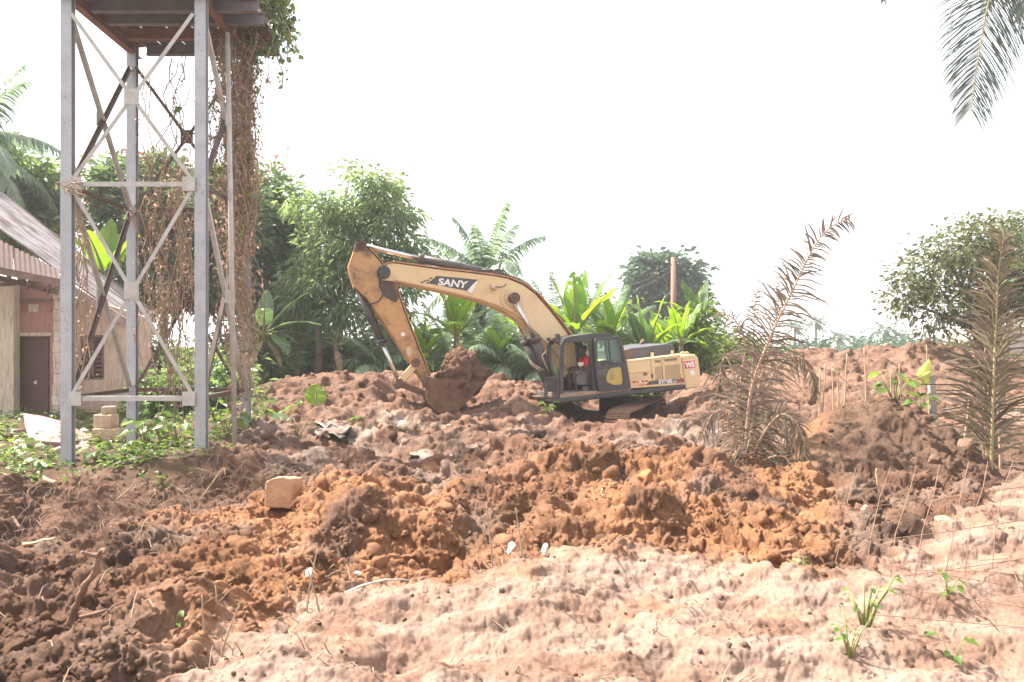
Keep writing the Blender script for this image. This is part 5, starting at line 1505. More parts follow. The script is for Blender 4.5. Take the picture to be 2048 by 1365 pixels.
# low oil palms sitting near the ground behind the heap
for i, (px, Y, L, lab, mt, nf, py_) in enumerate([
  (1005, 25.0, 2.4, 'silvery young oil palm right of the loaded bucket', m_palm_s, 13, 742), (1065, 24.2, 2.1, 'fine leaved young oil palm beside the boom cylinders', m_palm_s, 12, 752), (905, 26.0, 2.5, 'young oil palm behind the soil load', m_palm_s, 12, 728),
  (755, 25.2, 1.9, 'young oil palm right of the pale tree trunk', m_palm_s, 11, 738), (1210, 27, 2.6, 'oil palm sprouting behind the cab roof', m_palm, 12, 690), (1120, 28.5, 2.8, 'oil palm behind the boom foot', m_palm, 12, 690)]):
    palm('oil_palm', lab, px, Y, py_, nf + 3, L, .8, 46, mt, 60 + i, .14, (.1, 1.45), 1.0, None, True, 0, .06)
# far palms on the horizon
for i, (px, Y, tp, L, lab) in enumerate([(1632, 105, 645, 2.6, 'tallest of the far palms, right of the dry fronds'), (1676, 100, 676, 2.1, 'small far palm left of the tall frond gap above the mound'), (1722, 110, 688, 2.0, 'lowest far palm peeping over the middle of the mound'), (1768, 90, 662, 2.6, 'full crowned far palm left of the olive tree'), (1590, 110, 655, 2.4, 'far palm half hidden behind the dry fronds'), (1800, 95, 676, 2.2, 'far palm under the edge of the olive tree'), (1865, 85, 690, 2.2, 'far palm at the right end of the brown mound')]):
    r = np.random.default_rng(80 + i); b = G(px, Y, -.2); top = P(px, tp, Y)
    o = thing('far_palm', lab, 'palm', b, 'palms on the horizon')
    mb = MB(); mb.tube([b, top], [.22, .17], 8); mb.build('trunk', m_bark, o, 0, False)
    VV = []; FF = []; TT = []; n_ = 0
    for k in range(16):
        pts = arc(top, k * 2.4, -.5 + 1.8 * (k / 16), L, 1.1, 8); V_, F_, T_ = frond_arrays(pts, .8, 16, 1.0, r, wid=.13)
        VV.append(V_); FF.append(F_ + n_); TT.append(T_); n_ += len(V_)
    arr_obj('crown', np.concatenate(VV), np.concatenate(FF), m_lf_far, o, False, {'tint': np.concatenate(TT)})

# ---- banana plants
def banana_leaf(parent, base, az, el, L, W, droop, mat, r, name='leaf', petiole=.25, tear=.35, fold=.35, stiff=None, roll=0.0):
    pts = arc(base, az, el, L * (1 + petiole), droop, 16); m_ = len(pts)
    V = []; T = []; Fq = []; cols = 9
    ks = [i for i in range(m_)]
    i0 = int(m_ * petiole / (1 + petiole))
    tone = r.random()
    for i in range(i0, m_):
        t = (i - i0) / (m_ - 1 - i0)
        w = W * .5 * (math.sin(math.pi * min(1, .06 + .94 * t) ** .75) ** .6) * (1 if t < .98 else .3)
        tg = (pts[min(i + 1, m_ - 1)] - pts[max(i - 1, 0)]).normalized()
        sd = tg.cross(Vector((0, 0, 1)))
        sd = sd.normalized() if sd.length > .08 else Vector((math.sin(az), -math.cos(az), 0))
        nn = sd.cross(tg).normalized()
        if roll: 
            R_ = Matrix.Rotation(roll, 3, tg); sd = R_ @ sd; nn = R_ @ nn
        for c in range(cols):
            u = -1 + 2 * c / (cols - 1)
            wob = .05 * W * math.sin(t * 17 + u * 3 + tone * 9) * abs(u)
            V.append(pts[i] + sd * (u * w) + nn * (abs(u) ** 1.2 * fold * w * .6 + wob) - Vector((0, 0, abs(u) ** 2 * w * .25)) + tg * (abs(u) * w * .25))
            T.append(np.clip(.25 + .5 * tone + .25 * (abs(u) < .1) + .1 * r.normal(), 0, 1))
    nr = m_ - i0
    torn = set()
    for side in (0, 1):
        for i in range(nr - 1):
            if r.random() < tear * .35: torn.add((side, i))
    for i in range(nr - 1):
        for c in range(cols - 1):
            side = 0 if c < cols // 2 else 1
            outer = c < 3 or c > cols - 5
            if outer and (side, i) in torn and r.random() < .8:
                # a tear: keep a narrowed strip only
                a = i * cols + c
                Fq.append((a, a + 1, a + cols + (1 if side else 0))); continue
            a = i * cols + c; 
            Fq.append((a, a + 1, a + cols + 1)); Fq.append((a, a + cols + 1, a + cols))
    o = arr_obj(name, np.array([v[:] for v in V]), np.array(Fq), mat, parent, True, {'tint': np.array(T)})
    mb = MB(); rr = [(.045 * (1 - .85 * i / (m_ - 1))) * (W / .6) for i in range(m_)]; mb.tube([p - Vector((0, 0, .012)) for p in pts], rr, 6); mb.build('midrib', m_stem_g, o, 0, False)
    return o
def banana(label, px, Y, h_py, leaves, seed, W=.6, mat=None, group=None, dry=1, L=2.0):
    r = np.random.default_rng(seed); b = G(px, Y, -.1); top = P(px, h_py, Y)
    o = thing('banana_plant', label, 'banana plant', b, group)
    mb = MB(); mb.tube([b, b.lerp(top, .5) + Vector((.03, 0, 0)), top, top + Vector((0, 0, .25))], [.14, .12, .085, .04], 10); mb.build('stem', m_pstem, o, 0, False)
    for (az, el, l, dr) in leaves:
        banana_leaf(o, top, math.radians(az), math.radians(el), L * l, W * (.85 + .3 * r.random()), dr, mat or (m_ban if r.random() < .72 else m_ban_d), r)
    for i in range(dry):
        banana_leaf(o, top - Vector((0, 0, .15)), r.uniform(3.4, 6), -.6, L * .6, W * .5, 1.5, m_ban_dry, r, 'dry_leaf', .2, .6)
    return o
UPR = [(200, 72, 1.0, .35), (330, 64, 1.05, .5), (90, 80, 1.0, .2), (20, 50, .95, .9), (170, 45, 1.0, 1.0), (270, 40, .8, 1.2), (240, 80, .8, .2), (130, 30, .9, 1.4)]
def lv(seed, n=8, els=(15, 82)):
    r = random.Random(seed); out_ = []
    for i in range(n):
        el = els[0] + (els[1] - els[0]) * (i / (n - 1)) ** .8; out_.append((i * 137.5 + r.uniform(-25, 25) + seed * 30, el, r.uniform(.8, 1.1), 1.5 - el / 82 * 1.2))
    return out_
banana('banana plant with bright upright leaves in front of the coconut palm', 912, 24.6, 672, UPR, 91, .72, m_ban, None, 1, 1.6)
banana('banana plant low behind the left boom cylinder', 1022, 26.4, 690, lv(2), 92, .6, None, None, 1, 1.5)
banana('tall banana plant rising behind the excavator boom foot', 1150, 25.2, 668, [(95, 84, 1.0, .15), (170, 70, 1.0, .35), (10, 62, 1.15, .35), (200, 50, 1.0, .8), (330, 55, 1.0, .7), (60, 72, 1.1, .2), (250, 30, .9, 1.2)], 93, .75, m_ban, None, 1, 1.85)
banana('banana plant with broad leaves behind the engine hood', 1292, 25.2, 712, lv(4, 9), 94, .65, None, None, 1, 1.7)
banana('banana plant right of the wooden pole with two upright leaves', 1398, 29.5, 640, [(20, 76, .95, .1), (60, 60, 1.0, .2), (180, 40, 1.1, .9), (215, 62, 1.0, .5), (300, 20, .8, 1.4), (350, 35, .6, 1.3), (150, 20, .8, 1.5)], 95, .55, None, None, 1, 1.55)
banana('banana plant between the wooden pole and the engine hood', 1335, 28.5, 700, lv(6, 7, (25, 75)), 96, .6, None, None, 0, 1.4)
banana('banana plant with pale drooping leaves left of the light tree', 528, 23.5, 668, [(15, 55, 1.0, .7), (340, 25, 1.1, .8), (30, 15, 1.0, 1.2), (200, 35, .9, 1.2), (320, 5, .8, 1.5), (290, 45, 1.0, 1.2), (100, 70, .8, .3)], 97, .6, m_ban_d, None, 2, 1.7)
banana('banana plant with dark sagging leaves right of the pale trunk', 672, 25, 690, [(75, 75, .9, .2), (10, 20, 1.0, 1.0), (350, 8, 1.15, 1.3), (190, 25, .9, 1.4), (140, 50, .9, .9)], 98, .5, m_ban_d, None, 1, 1.5)
banana('banana plant behind the house seen between the stand posts', 212, 22, 560, [(90, 82, 1.0, .1), (180, 60, .9, .6), (0, 62, .9, .6), (270, 60, .9, .5)], 99, .75, m_ban, None, 0, 1.6)
banana('banana plant left of the loaded bucket', 845, 24.4, 722, lv(9, 7, (30, 85)), 100, .6, m_ban, None, 1, 1.2)
banana('banana plant at the right edge behind the olive tree', 2085, 17, 560, [(178, 40, 1.0, .9), (190, 15, 1.0, 1.2), (90, 70, 1.0, .4), (10, 40, 1, .9)], 101, .5, m_ban_d, None, 0, 1.2)

# ---- dry palm clump in front of the excavator's tail
rdp = np.random.default_rng(110)
dp = thing('dry_palm', 'withered brown young palm clump with one long frond bending right', 'palm', G(1494, 8.3, -.1))
YD = 8.3
def pl_(pts, Y0=YD, dy=None):
    return [P(p[0], p[1], Y0 + (p[2] if len(p) > 2 else 0)) for p in pts]
def smooth_pts(pts, k=4):
    out_ = []
    for i in range(len(pts) - 1):
        p0, p1, p2, p3 = pts[max(i - 1, 0)], pts[i], pts[i + 1], pts[min(i + 2, len(pts) - 1)]
        for j in range(k):
            t = j / k; out_.append(.5 * ((2 * p1) + (p2 - p0) * t + (2 * p0 - 5 * p1 + 4 * p2 - p3) * t * t + (3 * p1 - p0 - 3 * p2 + p3) * t ** 3))
    out_.append(pts[-1]); return out_
PLN = (0, -1, 0.0)
frond(dp, smooth_pts(pl_([(1490, 960), (1492, 890), (1502, 782, -.05), (1530, 700, -.1), (1556, 640, -.1), (1588, 576, -.1), (1626, 497, -.05), (1664, 452), (1700, 440)])), .62, 84, m_palm_dry, rdp, m_rachis_dry, .026, wid=.026, plane=PLN, sides=(1, -1), side=1.0, curl=.26, start=.22, gap=.12, mess=.2, rand=.25)
for k, (pts, Ll, n, mt) in enumerate([
  ([(1490, 955), (1484, 860, .1), (1470, 760, .15), (1452, 715, .2), (1442, 738, .2), (1432, 800, .2)], .36, 44, m_palm_dry),
  ([(1488, 950), (1470, 880, -.2), (1448, 825, -.3), (1424, 830, -.35), (1404, 875, -.4)], .30, 34, m_palm_dry),
  ([(1492, 955), (1500, 860, .2), (1540, 760, .3), (1578, 715, .35), (1612, 728, .4), (1632, 790, .4)], .36, 50, m_palm_drygr),
  ([(1492, 950), (1520, 880, -.2), (1560, 830, -.3), (1595, 850, -.4), (1612, 910, -.4)], .36, 44, m_palm_drygr),
  ([(1490, 950), (1500, 850, .1), (1505, 740, .2), (1508, 640, .2), (1514, 580, .2)], .28, 40, m_palm_drygr),
  ([(1488, 955), (1478, 850, .25), (1482, 760, .3), (1490, 690, .35), (1470, 640, .35), (1436, 624, .3)], .34, 44, m_palm_drygr),
  ([(1492, 955), (1530, 920, -.3), (1570, 915, -.35), (1586, 960, -.4), (1590, 1000, -.4)], .22, 24, m_palm_drygr),
  ([(1490, 955), (1512, 800, .1), (1535, 710, .2), (1552, 640, .25), (1560, 570, .25)], .34, 44, m_palm_dry)]):
    frond(dp, smooth_pts(pl_(pts)), Ll * 1.4, int(n * 2.0), mt if k % 2 else m_palm_drygr, rdp, m_rachis_dry, .02, wid=.019, plane=PLN, curl=.42, start=.1, gap=.22, rand=.35, mess=.36)
mb = MB(); mb.tube([G(1494, 8.3, -.15), P(1493, 930, 8.3), P(1490, 890, 8.3)], [.06, .05, .035], 9); mb.build('trunk', m_bark_d, dp, 0, False)
df = thing('dry_frond', 'tall withered palm frond stuck upright near the right edge', 'palm frond', G(1982, 8.5, -.1))
frond(df, smooth_pts(pl_([(1982, 968), (1984, 860), (1988, 740), (1993, 620), (1997, 540), (2008, 472)], 8.5)), .95, 150, m_palm_drygr, rdp, m_rachis, .022, wid=.028, plane=PLN, curl=.34, start=.1, gap=.14, fwd=1.9, mess=.3, rand=.28)
frond(df, smooth_pts(pl_([(1976, 968, .2), (1970, 860, .4), (1968, 740, .5), (1976, 640, .5), (1982, 580, .5)], 8.5)), .85, 110, m_palm_dry, rdp, m_rachis_dry, .018, wid=.028, plane=PLN, curl=.34, start=.15, gap=.25, fwd=1.8, mess=.3, rand=.3)
# ---- overhead coconut fronds, top right: the palm itself stands just outside the picture
oc = thing('coconut_palm', 'coconut palm outside the picture whose fronds hang in at the top right corner', 'palm', (5.9, 7.4, -.3))
mb = MB(); mb.tube([(5.9, 7.4, -.3), (5.95, 7.4, 3), (5.8, 7.4, 6.4)], [.2, .16, .13], 12); mb.build('trunk', m_bark, oc, 0, False)
crn = Vector((5.8, 7.4, 6.5))
ro = np.random.default_rng(120)
PLO = (0, -1, 0.0)
frond(oc, smooth_pts([crn, P(2090, -170, 7.2), P(2010, -80, 7.0), P(1978, 4, 6.9), P(1961, 90, 6.85), P(1947, 180, 6.8), P(1942, 222, 6.8)], 6), 1.1, 140, m_palm_top, ro, m_rachis, .016, wid=.013, plane=PLO, side=1.0, curl=.12, start=.2, gap=.02, rand=.05)
frond(oc, smooth_pts([crn, P(2160, -190, 7.0), P(2085, -120, 6.8), P(2048, -60, 6.7), P(2052, 20, 6.6)], 6), .85, 80, m_palm_top, ro, m_rachis, .03, wid=.022, plane=PLO, side=1.0, curl=.12, start=.2)
frond(oc, smooth_pts([crn, P(2050, -260, 7.6), P(1900, -190, 7.8), P(1800, -100, 7.9), P(1768, 2, 7.9)], 6), .4, 60, m_palm_top, ro, m_rachis, .03, wid=.017, plane=PLO, side=.7, curl=.2, start=.2)
for k, (az, el) in enumerate(((0.3, .3), (1.2, .5), (-.8, .2), (2.0, .9), (5.2, .7))):
    frond(oc, arc(crn, az, el, 3.2, 1.2), .6, 40, m_palm_top, ro, m_rachis, .03, wid=.03)

# ---- dead creeper on the tank stand
def creeper(name, label, strands, leaf_n, leaf_s, mats, seed, cat='creeper', jit=.12, aspect=.6):
    r = np.random.default_rng(seed)
    o = None; mb = MB(); Cn = []; 
    for (a, b_, n) in strands:
        a = Vector(a); b_ = Vector(b_)
        for k in range(n):
            p0 = a + Vector(r.normal(size=3) * jit * np.array([1, 1, .5])); p1 = b_ + Vector(r.normal(size=3) * jit * np.array([1.3, 1.3, 2.5]))
            m_ = 9; pts = []
            ph = r.random(3) * 6
            for i in range(m_):
                t = i / (m_ - 1); w = .06 * math.sin(math.pi * t) + .03
                pts.append(p0.lerp(p1, t) + Vector((w * math.sin(t * 11 + ph[0]), w * math.sin(t * 9 + ph[1]), 0)))
            mb.tube(pts, r.uniform(.004, .011), 4, False)
            L = (p1 - p0).length
            for q in range(max(2, int(leaf_n * L))):
                t = r.random(); i = min(int(t * (m_ - 1)), m_ - 2); Cn.append(pts[i].lerp(pts[i + 1], t * (m_ - 1) - i))
    base = Vector((np.mean([v.x for v in mb.v]), np.mean([v.y for v in mb.v]), min(v.z for v in mb.v)))
    o = thing(name, label, cat, base)
    mb.build('stem', m_twig, o, 0, False)
    Cn = np.array([c[:] for c in Cn]); Cn = Cn[r.random(len(Cn)) < .62]; Cn += r.normal(size=Cn.shape) * .06
    which = r.random(len(Cn)); lo = 0
    for (mt, fr, nm) in mats:
        s_ = (which >= lo) & (which < lo + fr); lo += fr
        c = Cn[s_]; n = len(c)
        if n < 3: continue
        D_ = unit(r.normal(size=(n, 3)) + np.array([0, 0, -.9])); N_ = r.normal(size=(n, 3)); L = leaf_s * (.35 + .9 * r.random(n) ** 1.5)
        V, Fq = leaf_cloud(c, D_, N_, L, L * aspect * (.6 + .6 * r.random(n)), .1)
        arr_obj(nm, V, Fq, mt, o, False, {'tint': np.repeat(r.random(n), 4)})
    return o
DB = [(m_lf_brown, .92, 'dead_leaves'), (m_lf_bright, .08, 'green_leaves')]
def PT(px, py, Y): return P(px, py, Y)
creeper('dead_creeper', 'thick column of dead brown creeper hanging down the right rear post', [
    (PT(488, 60, 13), PT(492, 480, 13), 20), (PT(470, 60, 12.6), PT(478, 420, 12.7), 22), (PT(505, 70, 13), PT(512, 260, 13), 4), (PT(480, 300, 12.9), PT(482, 640, 12.9), 20), (PT(478, 560, 12.7), PT(480, 800, 12.8), 12), (PT(455, 90, 12.2), PT(462, 520, 12.2), 10), (PT(440, 100, 12.5), PT(440, 420, 12.4), 7)], 66, .095, DB, 131, aspect=.45)
creeper('dead_creeper', 'tangled curtain of dead vines between the rear posts of the stand', [
    (PT(300, 300, 13), PT(300, 500, 13), 7), (PT(335, 310, 13.1), PT(335, 640, 13.1), 13), (PT(365, 330, 13), PT(372, 760, 13), 15), (PT(290, 420, 13), PT(310, 740, 13), 5), (PT(345, 120, 13.1), PT(340, 330, 13), 5), (PT(300, 170, 13), PT(295, 320, 13), 3), (PT(330, 560, 12.9), PT(350, 790, 12.9), 12)], 30, .075, [(m_lf_brown, .96, 'dead_leaves'), (m_lf_bright, .04, 'green_leaves')], 132, jit=.17, aspect=.4)
creeper('dead_creeper', 'thin dead vines trailing beside the left front post', [(PT(158, 370, 11.2), PT(160, 560, 11.2), 6), (PT(160, 480, 11.3), PT(163, 760, 11.3), 6), (PT(125, 372, 10.8), PT(165, 385, 10.8), 9)], 16, .06, [(m_lf_brown, 1.0, 'dead_leaves')], 133, jit=.05)
creeper('dead_creeper', 'brown creeper bundle under the right corner of the platform', [(PT(440, 10, 12.0), PT(470, 120, 12.6), 14), (PT(500, -30, 12.4), PT(500, 110, 12.9), 14), (PT(470, -40, 12), PT(520, 80, 12.6), 10)], 60, .085, [(m_lf_brown, .72, 'dead_leaves'), (m_lf_mid, .28, 'green_leaves')], 134, jit=.2)
creeper('green_creeper', 'green leafy creeper spilling over the right corner of the platform', [(PT(545, -60, 12.6), PT(560, 60, 12.6), 16), (PT(520, -40, 12.6), PT(530, 80, 12.7), 10), (PT(562, -40, 12.4), PT(566, 110, 12.4), 6), (PT(500, 30, 12.7), PT(515, 95, 12.8), 8)], 60, .12, [(m_lf_mid, .8, 'green_leaves'), (m_lf_bright, .2, 'young_leaves')], 135, jit=.13, aspect=.85)
creeper('climbing_vine', 'sparse green vine with broad leaves climbing the right hand posts', [(PT(470, 240, 12.4), PT(475, 470, 12.4), 3), (PT(350, 200, 12.9), PT(375, 290, 12.9), 2), (PT(440, 260, 12.2), PT(438, 420, 12.2), 2)], 7, .17, [(m_lf_bright, .7, 'green_leaves'), (m_lf_mid, .3, 'dark_leaves')], 136, jit=.08, aspect=.85)

# ---- ground plants on the left bank
r = np.random.default_rng(140)
n = 700
u_ = r.uniform(-60, 520, n); y_ = r.uniform(10.0, 17.5, n)
keep = ((u_ < 25) | (u_ > 255) | (y_ < 11.9) | (y_ > 14.8)) & (u_ < 300 + 180 * r.random(n)) | (y_ > 12.2 + .8 * r.random(n)); u_, y_ = u_[keep], y_[keep]
Cn, Dr, Nr, Lf = [], [], [], []
for (a, y) in zip(u_, y_):
    x = (a - 1024) / F * y; z = gz(x, y)
    h = r.uniform(.04, .30) * (.6 if y < 10.8 else 1)
    for k in range(r.integers(6, 13)):
        az = r.uniform(0, 6.28); q = r.random()
        Cn.append((x + math.cos(az) * .08 * q, y + math.sin(az) * .08 * q, z + h * r.random())); Dr.append((math.cos(az), math.sin(az), r.uniform(-.2, .6))); Nr.append((r.normal() * .3, r.normal() * .3, 1)); Lf.append(r.uniform(.05, .13))
V, Fq = leaf_cloud(np.array(Cn), np.array(Dr), np.array(Nr), np.array(Lf), np.array(Lf) * .6, .15)
setp(arr_obj('weeds', V, Fq, m_lf_bright, None, False, {'tint': np.repeat(np.clip(r.random(len(Cn)) * .9 - .1, 0, 1), 4)}), 'low green weeds covering the bank under the tank stand', None, None, 'stuff')
def broad_plant(px, Y, n, leaf, h, label, seed, mat=None, name='leafy_plant', group=None, asp=.7, cat='plant'):
    r = np.random.default_rng(seed); b = G(px, Y, -.03); o = thing(name, label, cat, b, group)
    mb = MB(); C_ = []; D_ = []; N_ = []
    for k in range(n):
        az = r.uniform(0, 6.28); hh = h * r.uniform(.35, 1); tip = b + Vector((math.cos(az) * hh * .4, math.sin(az) * hh * .4, hh))
        mb.tube([b, b.lerp(tip, .5) + Vector((0, 0, .12 * h)), tip], [.014 * h ** .7, .010 * h ** .7, .006 * h ** .7], 5); C_.append(tip[:]); D_.append((math.cos(az), math.sin(az), -.15)); N_.append((r.normal() * .25, -.35 + r.normal() * .2, 1))
    mb.build('stem', m_stem_g, o, 0, False)
    L = leaf * r.uniform(.7, 1.2, n); V, Fq = leaf_cloud(np.array(C_), np.array(D_), np.array(N_), L, L * asp, .25)
    arr_obj('leaves', V, Fq, mat or m_lf_bright, o, False, {'tint': np.repeat(r.random(n), 4)})
    return o
for i, (px, Y, n, lf, h, lab) in enumerate([
   (290, 12.6, 12, .26, .75, 'broad leaved plant at the foot of the rear left post'), (325, 12.8, 10, .24, .6, 'broad leaved plant under the lower strut of the stand'), (355, 12.2, 14, .2, .5, 'leafy plant left of the front right post'),
   (30, 11.6, 14, .2, .35, 'leafy weed tuft below the cream wall'), (80, 10.6, 14, .16, .25, 'small leafy weed left of the front left post'), (190, 11.2, 16, .17, .3, 'leafy weed tuft right of the front left post'), (250, 11.4, 16, .17, .35, 'leafy weed tuft between the left posts'),
   (455, 12.6, 14, .2, .55, 'leafy plant behind the front right post'), (520, 14, 12, .22, .6, 'broad leaved plant beside the thin pipe'), (500, 15.5, 12, .24, .8, 'tall leafy plant at the left foot of the spoil heap'), (430, 15, 12, .22, .7, 'leafy plant in the shade behind the stand')]):
    broad_plant(px, Y, n, lf, h, lab, 150 + i)

banana('banana plant with raised leaves above the cab roof', 1218, 25.6, 690, lv(12, 8, (25, 84)), 102, .6, m_ban, None, 1, 1.45)
banana('short banana plant right of the soil load', 1000, 24.6, 716, lv(13, 7, (25, 80)), 103, .55, m_ban, None, 1, 1.2)
banana('banana plant half hidden behind the wooden pole', 1362, 27, 690, lv(14, 8, (20, 80)), 104, .5, m_ban, None, 1, 1.5)
banana('banana plant behind the lower end of the stick', 790, 26, 700, lv(15, 8, (5, 75)), 105, .5, m_ban_d, None, 1, 1.5)
banana('banana plant in the shade between the two dark trees', 600, 26, 690, lv(16, 8, (0, 70)), 106, .5, m_ban_d, None, 2, 1.6)
# ------------------------------------------------------------------ small things lying and standing in the earth
m_stone = mat_basic('tan_stone', (.46, .29, .17), (.36, .21, .125), 6, .95, 0, .35, .65, .7, 35)
m_bone = mat_basic('white_scrap', (.40, .37, .33), (.28, .24, .20), 9, .7)
m_plastic = mat_basic('pale_plastic_sheet', (.21, .165, .145), (.15, .105, .088), 5, .45, 0, .35, .65, .4, 12)
m_rebar = mat_basic('rusted_rebar', (.15, .085, .058), (.22, .135, .095), 12, .85)
m_stick2 = mat_basic('brown_stick', (.17, .095, .065), (.30, .20, .145), 7, .9, 0, .4, .7, .4, 40)
m_reed = mat_basic('cut_cane', (.42, .30, .19), (.34, .22, .14), 5, .8)
# square edged stone block in the middle
Yb = 7.25
A = [P(529, 1014, Yb), P(531, 966, Yb), P(545, 957, Yb), P(566, 954, Yb), P(583, 958, Yb), P(585, 972, Yb), P(582, 1018, Yb)]
B = [P(543, 1012, Yb + .26), P(545, 962, Yb + .26), P(556, 954.5, Yb + .26), P(578, 952.5, Yb + .26), P(606, 956, Yb + .22), P(607, 970, Yb + .2), P(600, 1016, Yb + .2)]
k = MB(); k.prism2(A, B); o = k.build('stone_block', m_stone, None, .012); setp(o, 'squared tan stone block sticking out of the dug earth', 'stone')
m_ = o.modifiers.new('split', 'SUBSURF'); m_.subdivision_type = 'SIMPLE'; m_.levels = m_.render_levels = 3
tx = bpy.data.textures.new('chips', 'CLOUDS'); tx.noise_scale = .09
m_ = o.modifiers.new('chips', 'DISPLACE'); m_.texture = tx; m_.strength = .025; m_.mid_level = .5

def twig(name, pts, rad, label, cat, mat, forks=(), group=None, seed=1):
    r = np.random.default_rng(seed); pts = [Vector(p) for p in pts]; pp = smooth_pts(pts, 5)
    k = MB(); pp = [p + Vector(r.normal(size=3) * rad * .18) for p in pp]; m_ = len(pp)
    k.tube(pp, [rad * (1 - .45 * i / (m_ - 1)) * (1 + .12 * r.normal()) for i in range(m_)], 8)
    for f in forks:
        f = [Vector(q) for q in f]; k.tube(smooth_pts(f, 4), [rad * .7 * (1 - .5 * i / (4 * (len(f) - 1))) for i in range(4 * (len(f) - 1) + 1)], 7)
    return setp(k.build(name, mat, None, 0, False), label, cat, group)
twig('stick', [P(140, 1252, 4.5), P(155, 1205, 4.48), P(185, 1150, 4.45), P(197, 1118, 4.42), P(203, 1098, 4.4)], .025, 'upright crooked stick with a broken knob end on the left', 'stick', m_stick2, [[P(199, 1112, 4.42), P(180, 1110, 4.40), P(162, 1104, 4.36)], [P(201, 1104, 4.41), P(208, 1100, 4.38), P(208, 1108, 4.36)]])
twig('stick', [P(118, 1350, 3.62), P(150, 1308, 3.68), P(172, 1292, 3.74), P(192, 1283, 3.8)], .018, 'forked stick lying at the lower left', 'stick', m_stick2, [[P(150, 1308, 3.68), P(152, 1290, 3.66), P(148, 1276, 3.66)]], None, 2)
twig('stick', [G(160, 4.0, .04), G(215, 4.02, .05)], .012, 'short cut stick lying beside the forked one', 'stick', m_stick2, (), None, 3)
twig('stick', [G(48, 8.9, .02), G(112, 8.8, .06)], .03, 'thick pale stick lying against the cut bank', 'stick', m_reed, (), None, 4)
twig('stick', [P(1135, 1106, 5.5), P(1190, 1096, 5.5), P(1240, 1102, 5.5), P(1290, 1098, 5.5)], .014, 'long crooked twig lying across the orange clods', 'stick', m_stick2, (), None, 5)
twig('stick', [P(1232, 1142, 5.25), P(1258, 1122, 5.3), P(1275, 1105, 5.35)], .018, 'short thick stick pointing up beside the long twig', 'stick', m_twig, (), None, 6)
twig('stick', [P(1180, 1118, 5.4), P(1225, 1128, 5.3)], .009, 'thin twig below the long crooked twig', 'stick', m_stick2, (), None, 7)
twig('stick', [P(1205, 1085, 5.6), P(1235, 1120, 5.35)], .010, 'thin twig crossing the long crooked twig', 'stick', m_stick2, (), None, 8)
twig('root', [G(690, 4.75, .03), G(740, 4.7, .05), G(790, 4.72, .04), G(830, 4.8, .03)], .010, 'pale bare root lying on the edge of the sand', 'root', m_bone, (), None, 9)
twig('root', [P(400, 1000, 8.4), P(425, 965, 8.5), P(447, 937, 8.6), P(450, 950, 8.55)], .009, 'bent pale root sticking out of the trench', 'root', m_twig, [[P(432, 950, 8.5), P(412, 942, 8.4), P(394, 937, 8.4)]], None, 10)
twig('log', [G(84, 10.0, .05), G(112, 9.9, .1)], .05, 'short pale piece of cut wood on the bank edge', 'wood', m_reed, (), None, 11)
twig('root', [P(232, 1000, 8.0), P(262, 975, 8.1), P(275, 960, 8.1)], .008, 'thin pale root in the shaded trench', 'root', m_twig, (), None, 12)
twig('stick', [P(25, 1035, 7.0), P(40, 1056, 6.9)], .014, 'short red brown stick at the left trench edge', 'stick', m_stick2, (), None, 13)
for i, (px, Y, l, dx, lab) in enumerate([(575, 4.45, .36, -.06, 'thin dry stem leaning left by the sand edge'), (612, 4.35, .42, .07, 'longer dry stem by the sand edge'), (640, 4.3, .3, -.08, 'dry stem leaning left over the sand'), (408, 3.75, .24, -.01, 'upright dry stem at the lower left'), (440, 3.7, .3, .1, 'dry stem leaning right at the lower left'), (1045, 5.2, .42, -.05, 'dry stem in front of the hollow in the orange clods'), (986, 5.3, .5, -.05, 'tall thin dry stem in the middle of the clods')]):
    b_ = G(px, Y, -.03); twig('stalk', [b_, b_ + Vector((dx * .4, 0, l * .5)), b_ + Vector((dx, 0, l))], .007, lab, 'stalk', m_twig, (), None, 20 + i)

# white scraps
def scrap(name, px, Y, w, h, label, cat, mat, seed, tilt=.9, dz=.02):
    r = np.random.default_rng(seed); n = 13; p = G(px, Y, dz)
    ring = [Vector((math.cos(a) * w * (.45 + .6 * r.random()), .12 * w * r.normal(), math.sin(a) * h * (.45 + .6 * r.random()))) for a in [2 * math.pi * i / n for i in range(n)]]
    R_ = Matrix.Rotation(r.uniform(-.6, .6), 3, 'Z') @ Matrix.Rotation(-tilt, 3, 'X')
    k = MB(); k.prism([p + R_ @ q + Vector((0, 0, h * .6)) for q in ring], R_ @ Vector((0, .02, 0))); return setp(k.build(name, mat, None, .004), label, cat)
scrap('white_scrap', 1020, 5.9, .055, .075, 'white crumpled scrap in the brown clods at the centre', 'scrap', m_bone, 1, .4, .05)
scrap('white_scrap', 716, 5.0, .04, .03, 'small white scrap in the orange clods', 'scrap', m_bone, 2)
scrap('white_scrap', 1090, 5.15, .03, .06, 'thin white scrap above the sandy patch', 'scrap', m_bone, 3, .7, .03)
scrap('white_scrap', 432, 4.6, .075, .03, 'flat white scrap in the grey clods', 'scrap', m_bone, 4)
scrap('grey_flake', 618, 4.75, .05, .05, 'grey flat flake half buried at the end of the clods', 'scrap', m_flake, 8, .5)
scrap('pale_flake', 1205, 6.6, .04, .05, 'pale flake in the orange slope', 'scrap', m_stone, 9, .5)
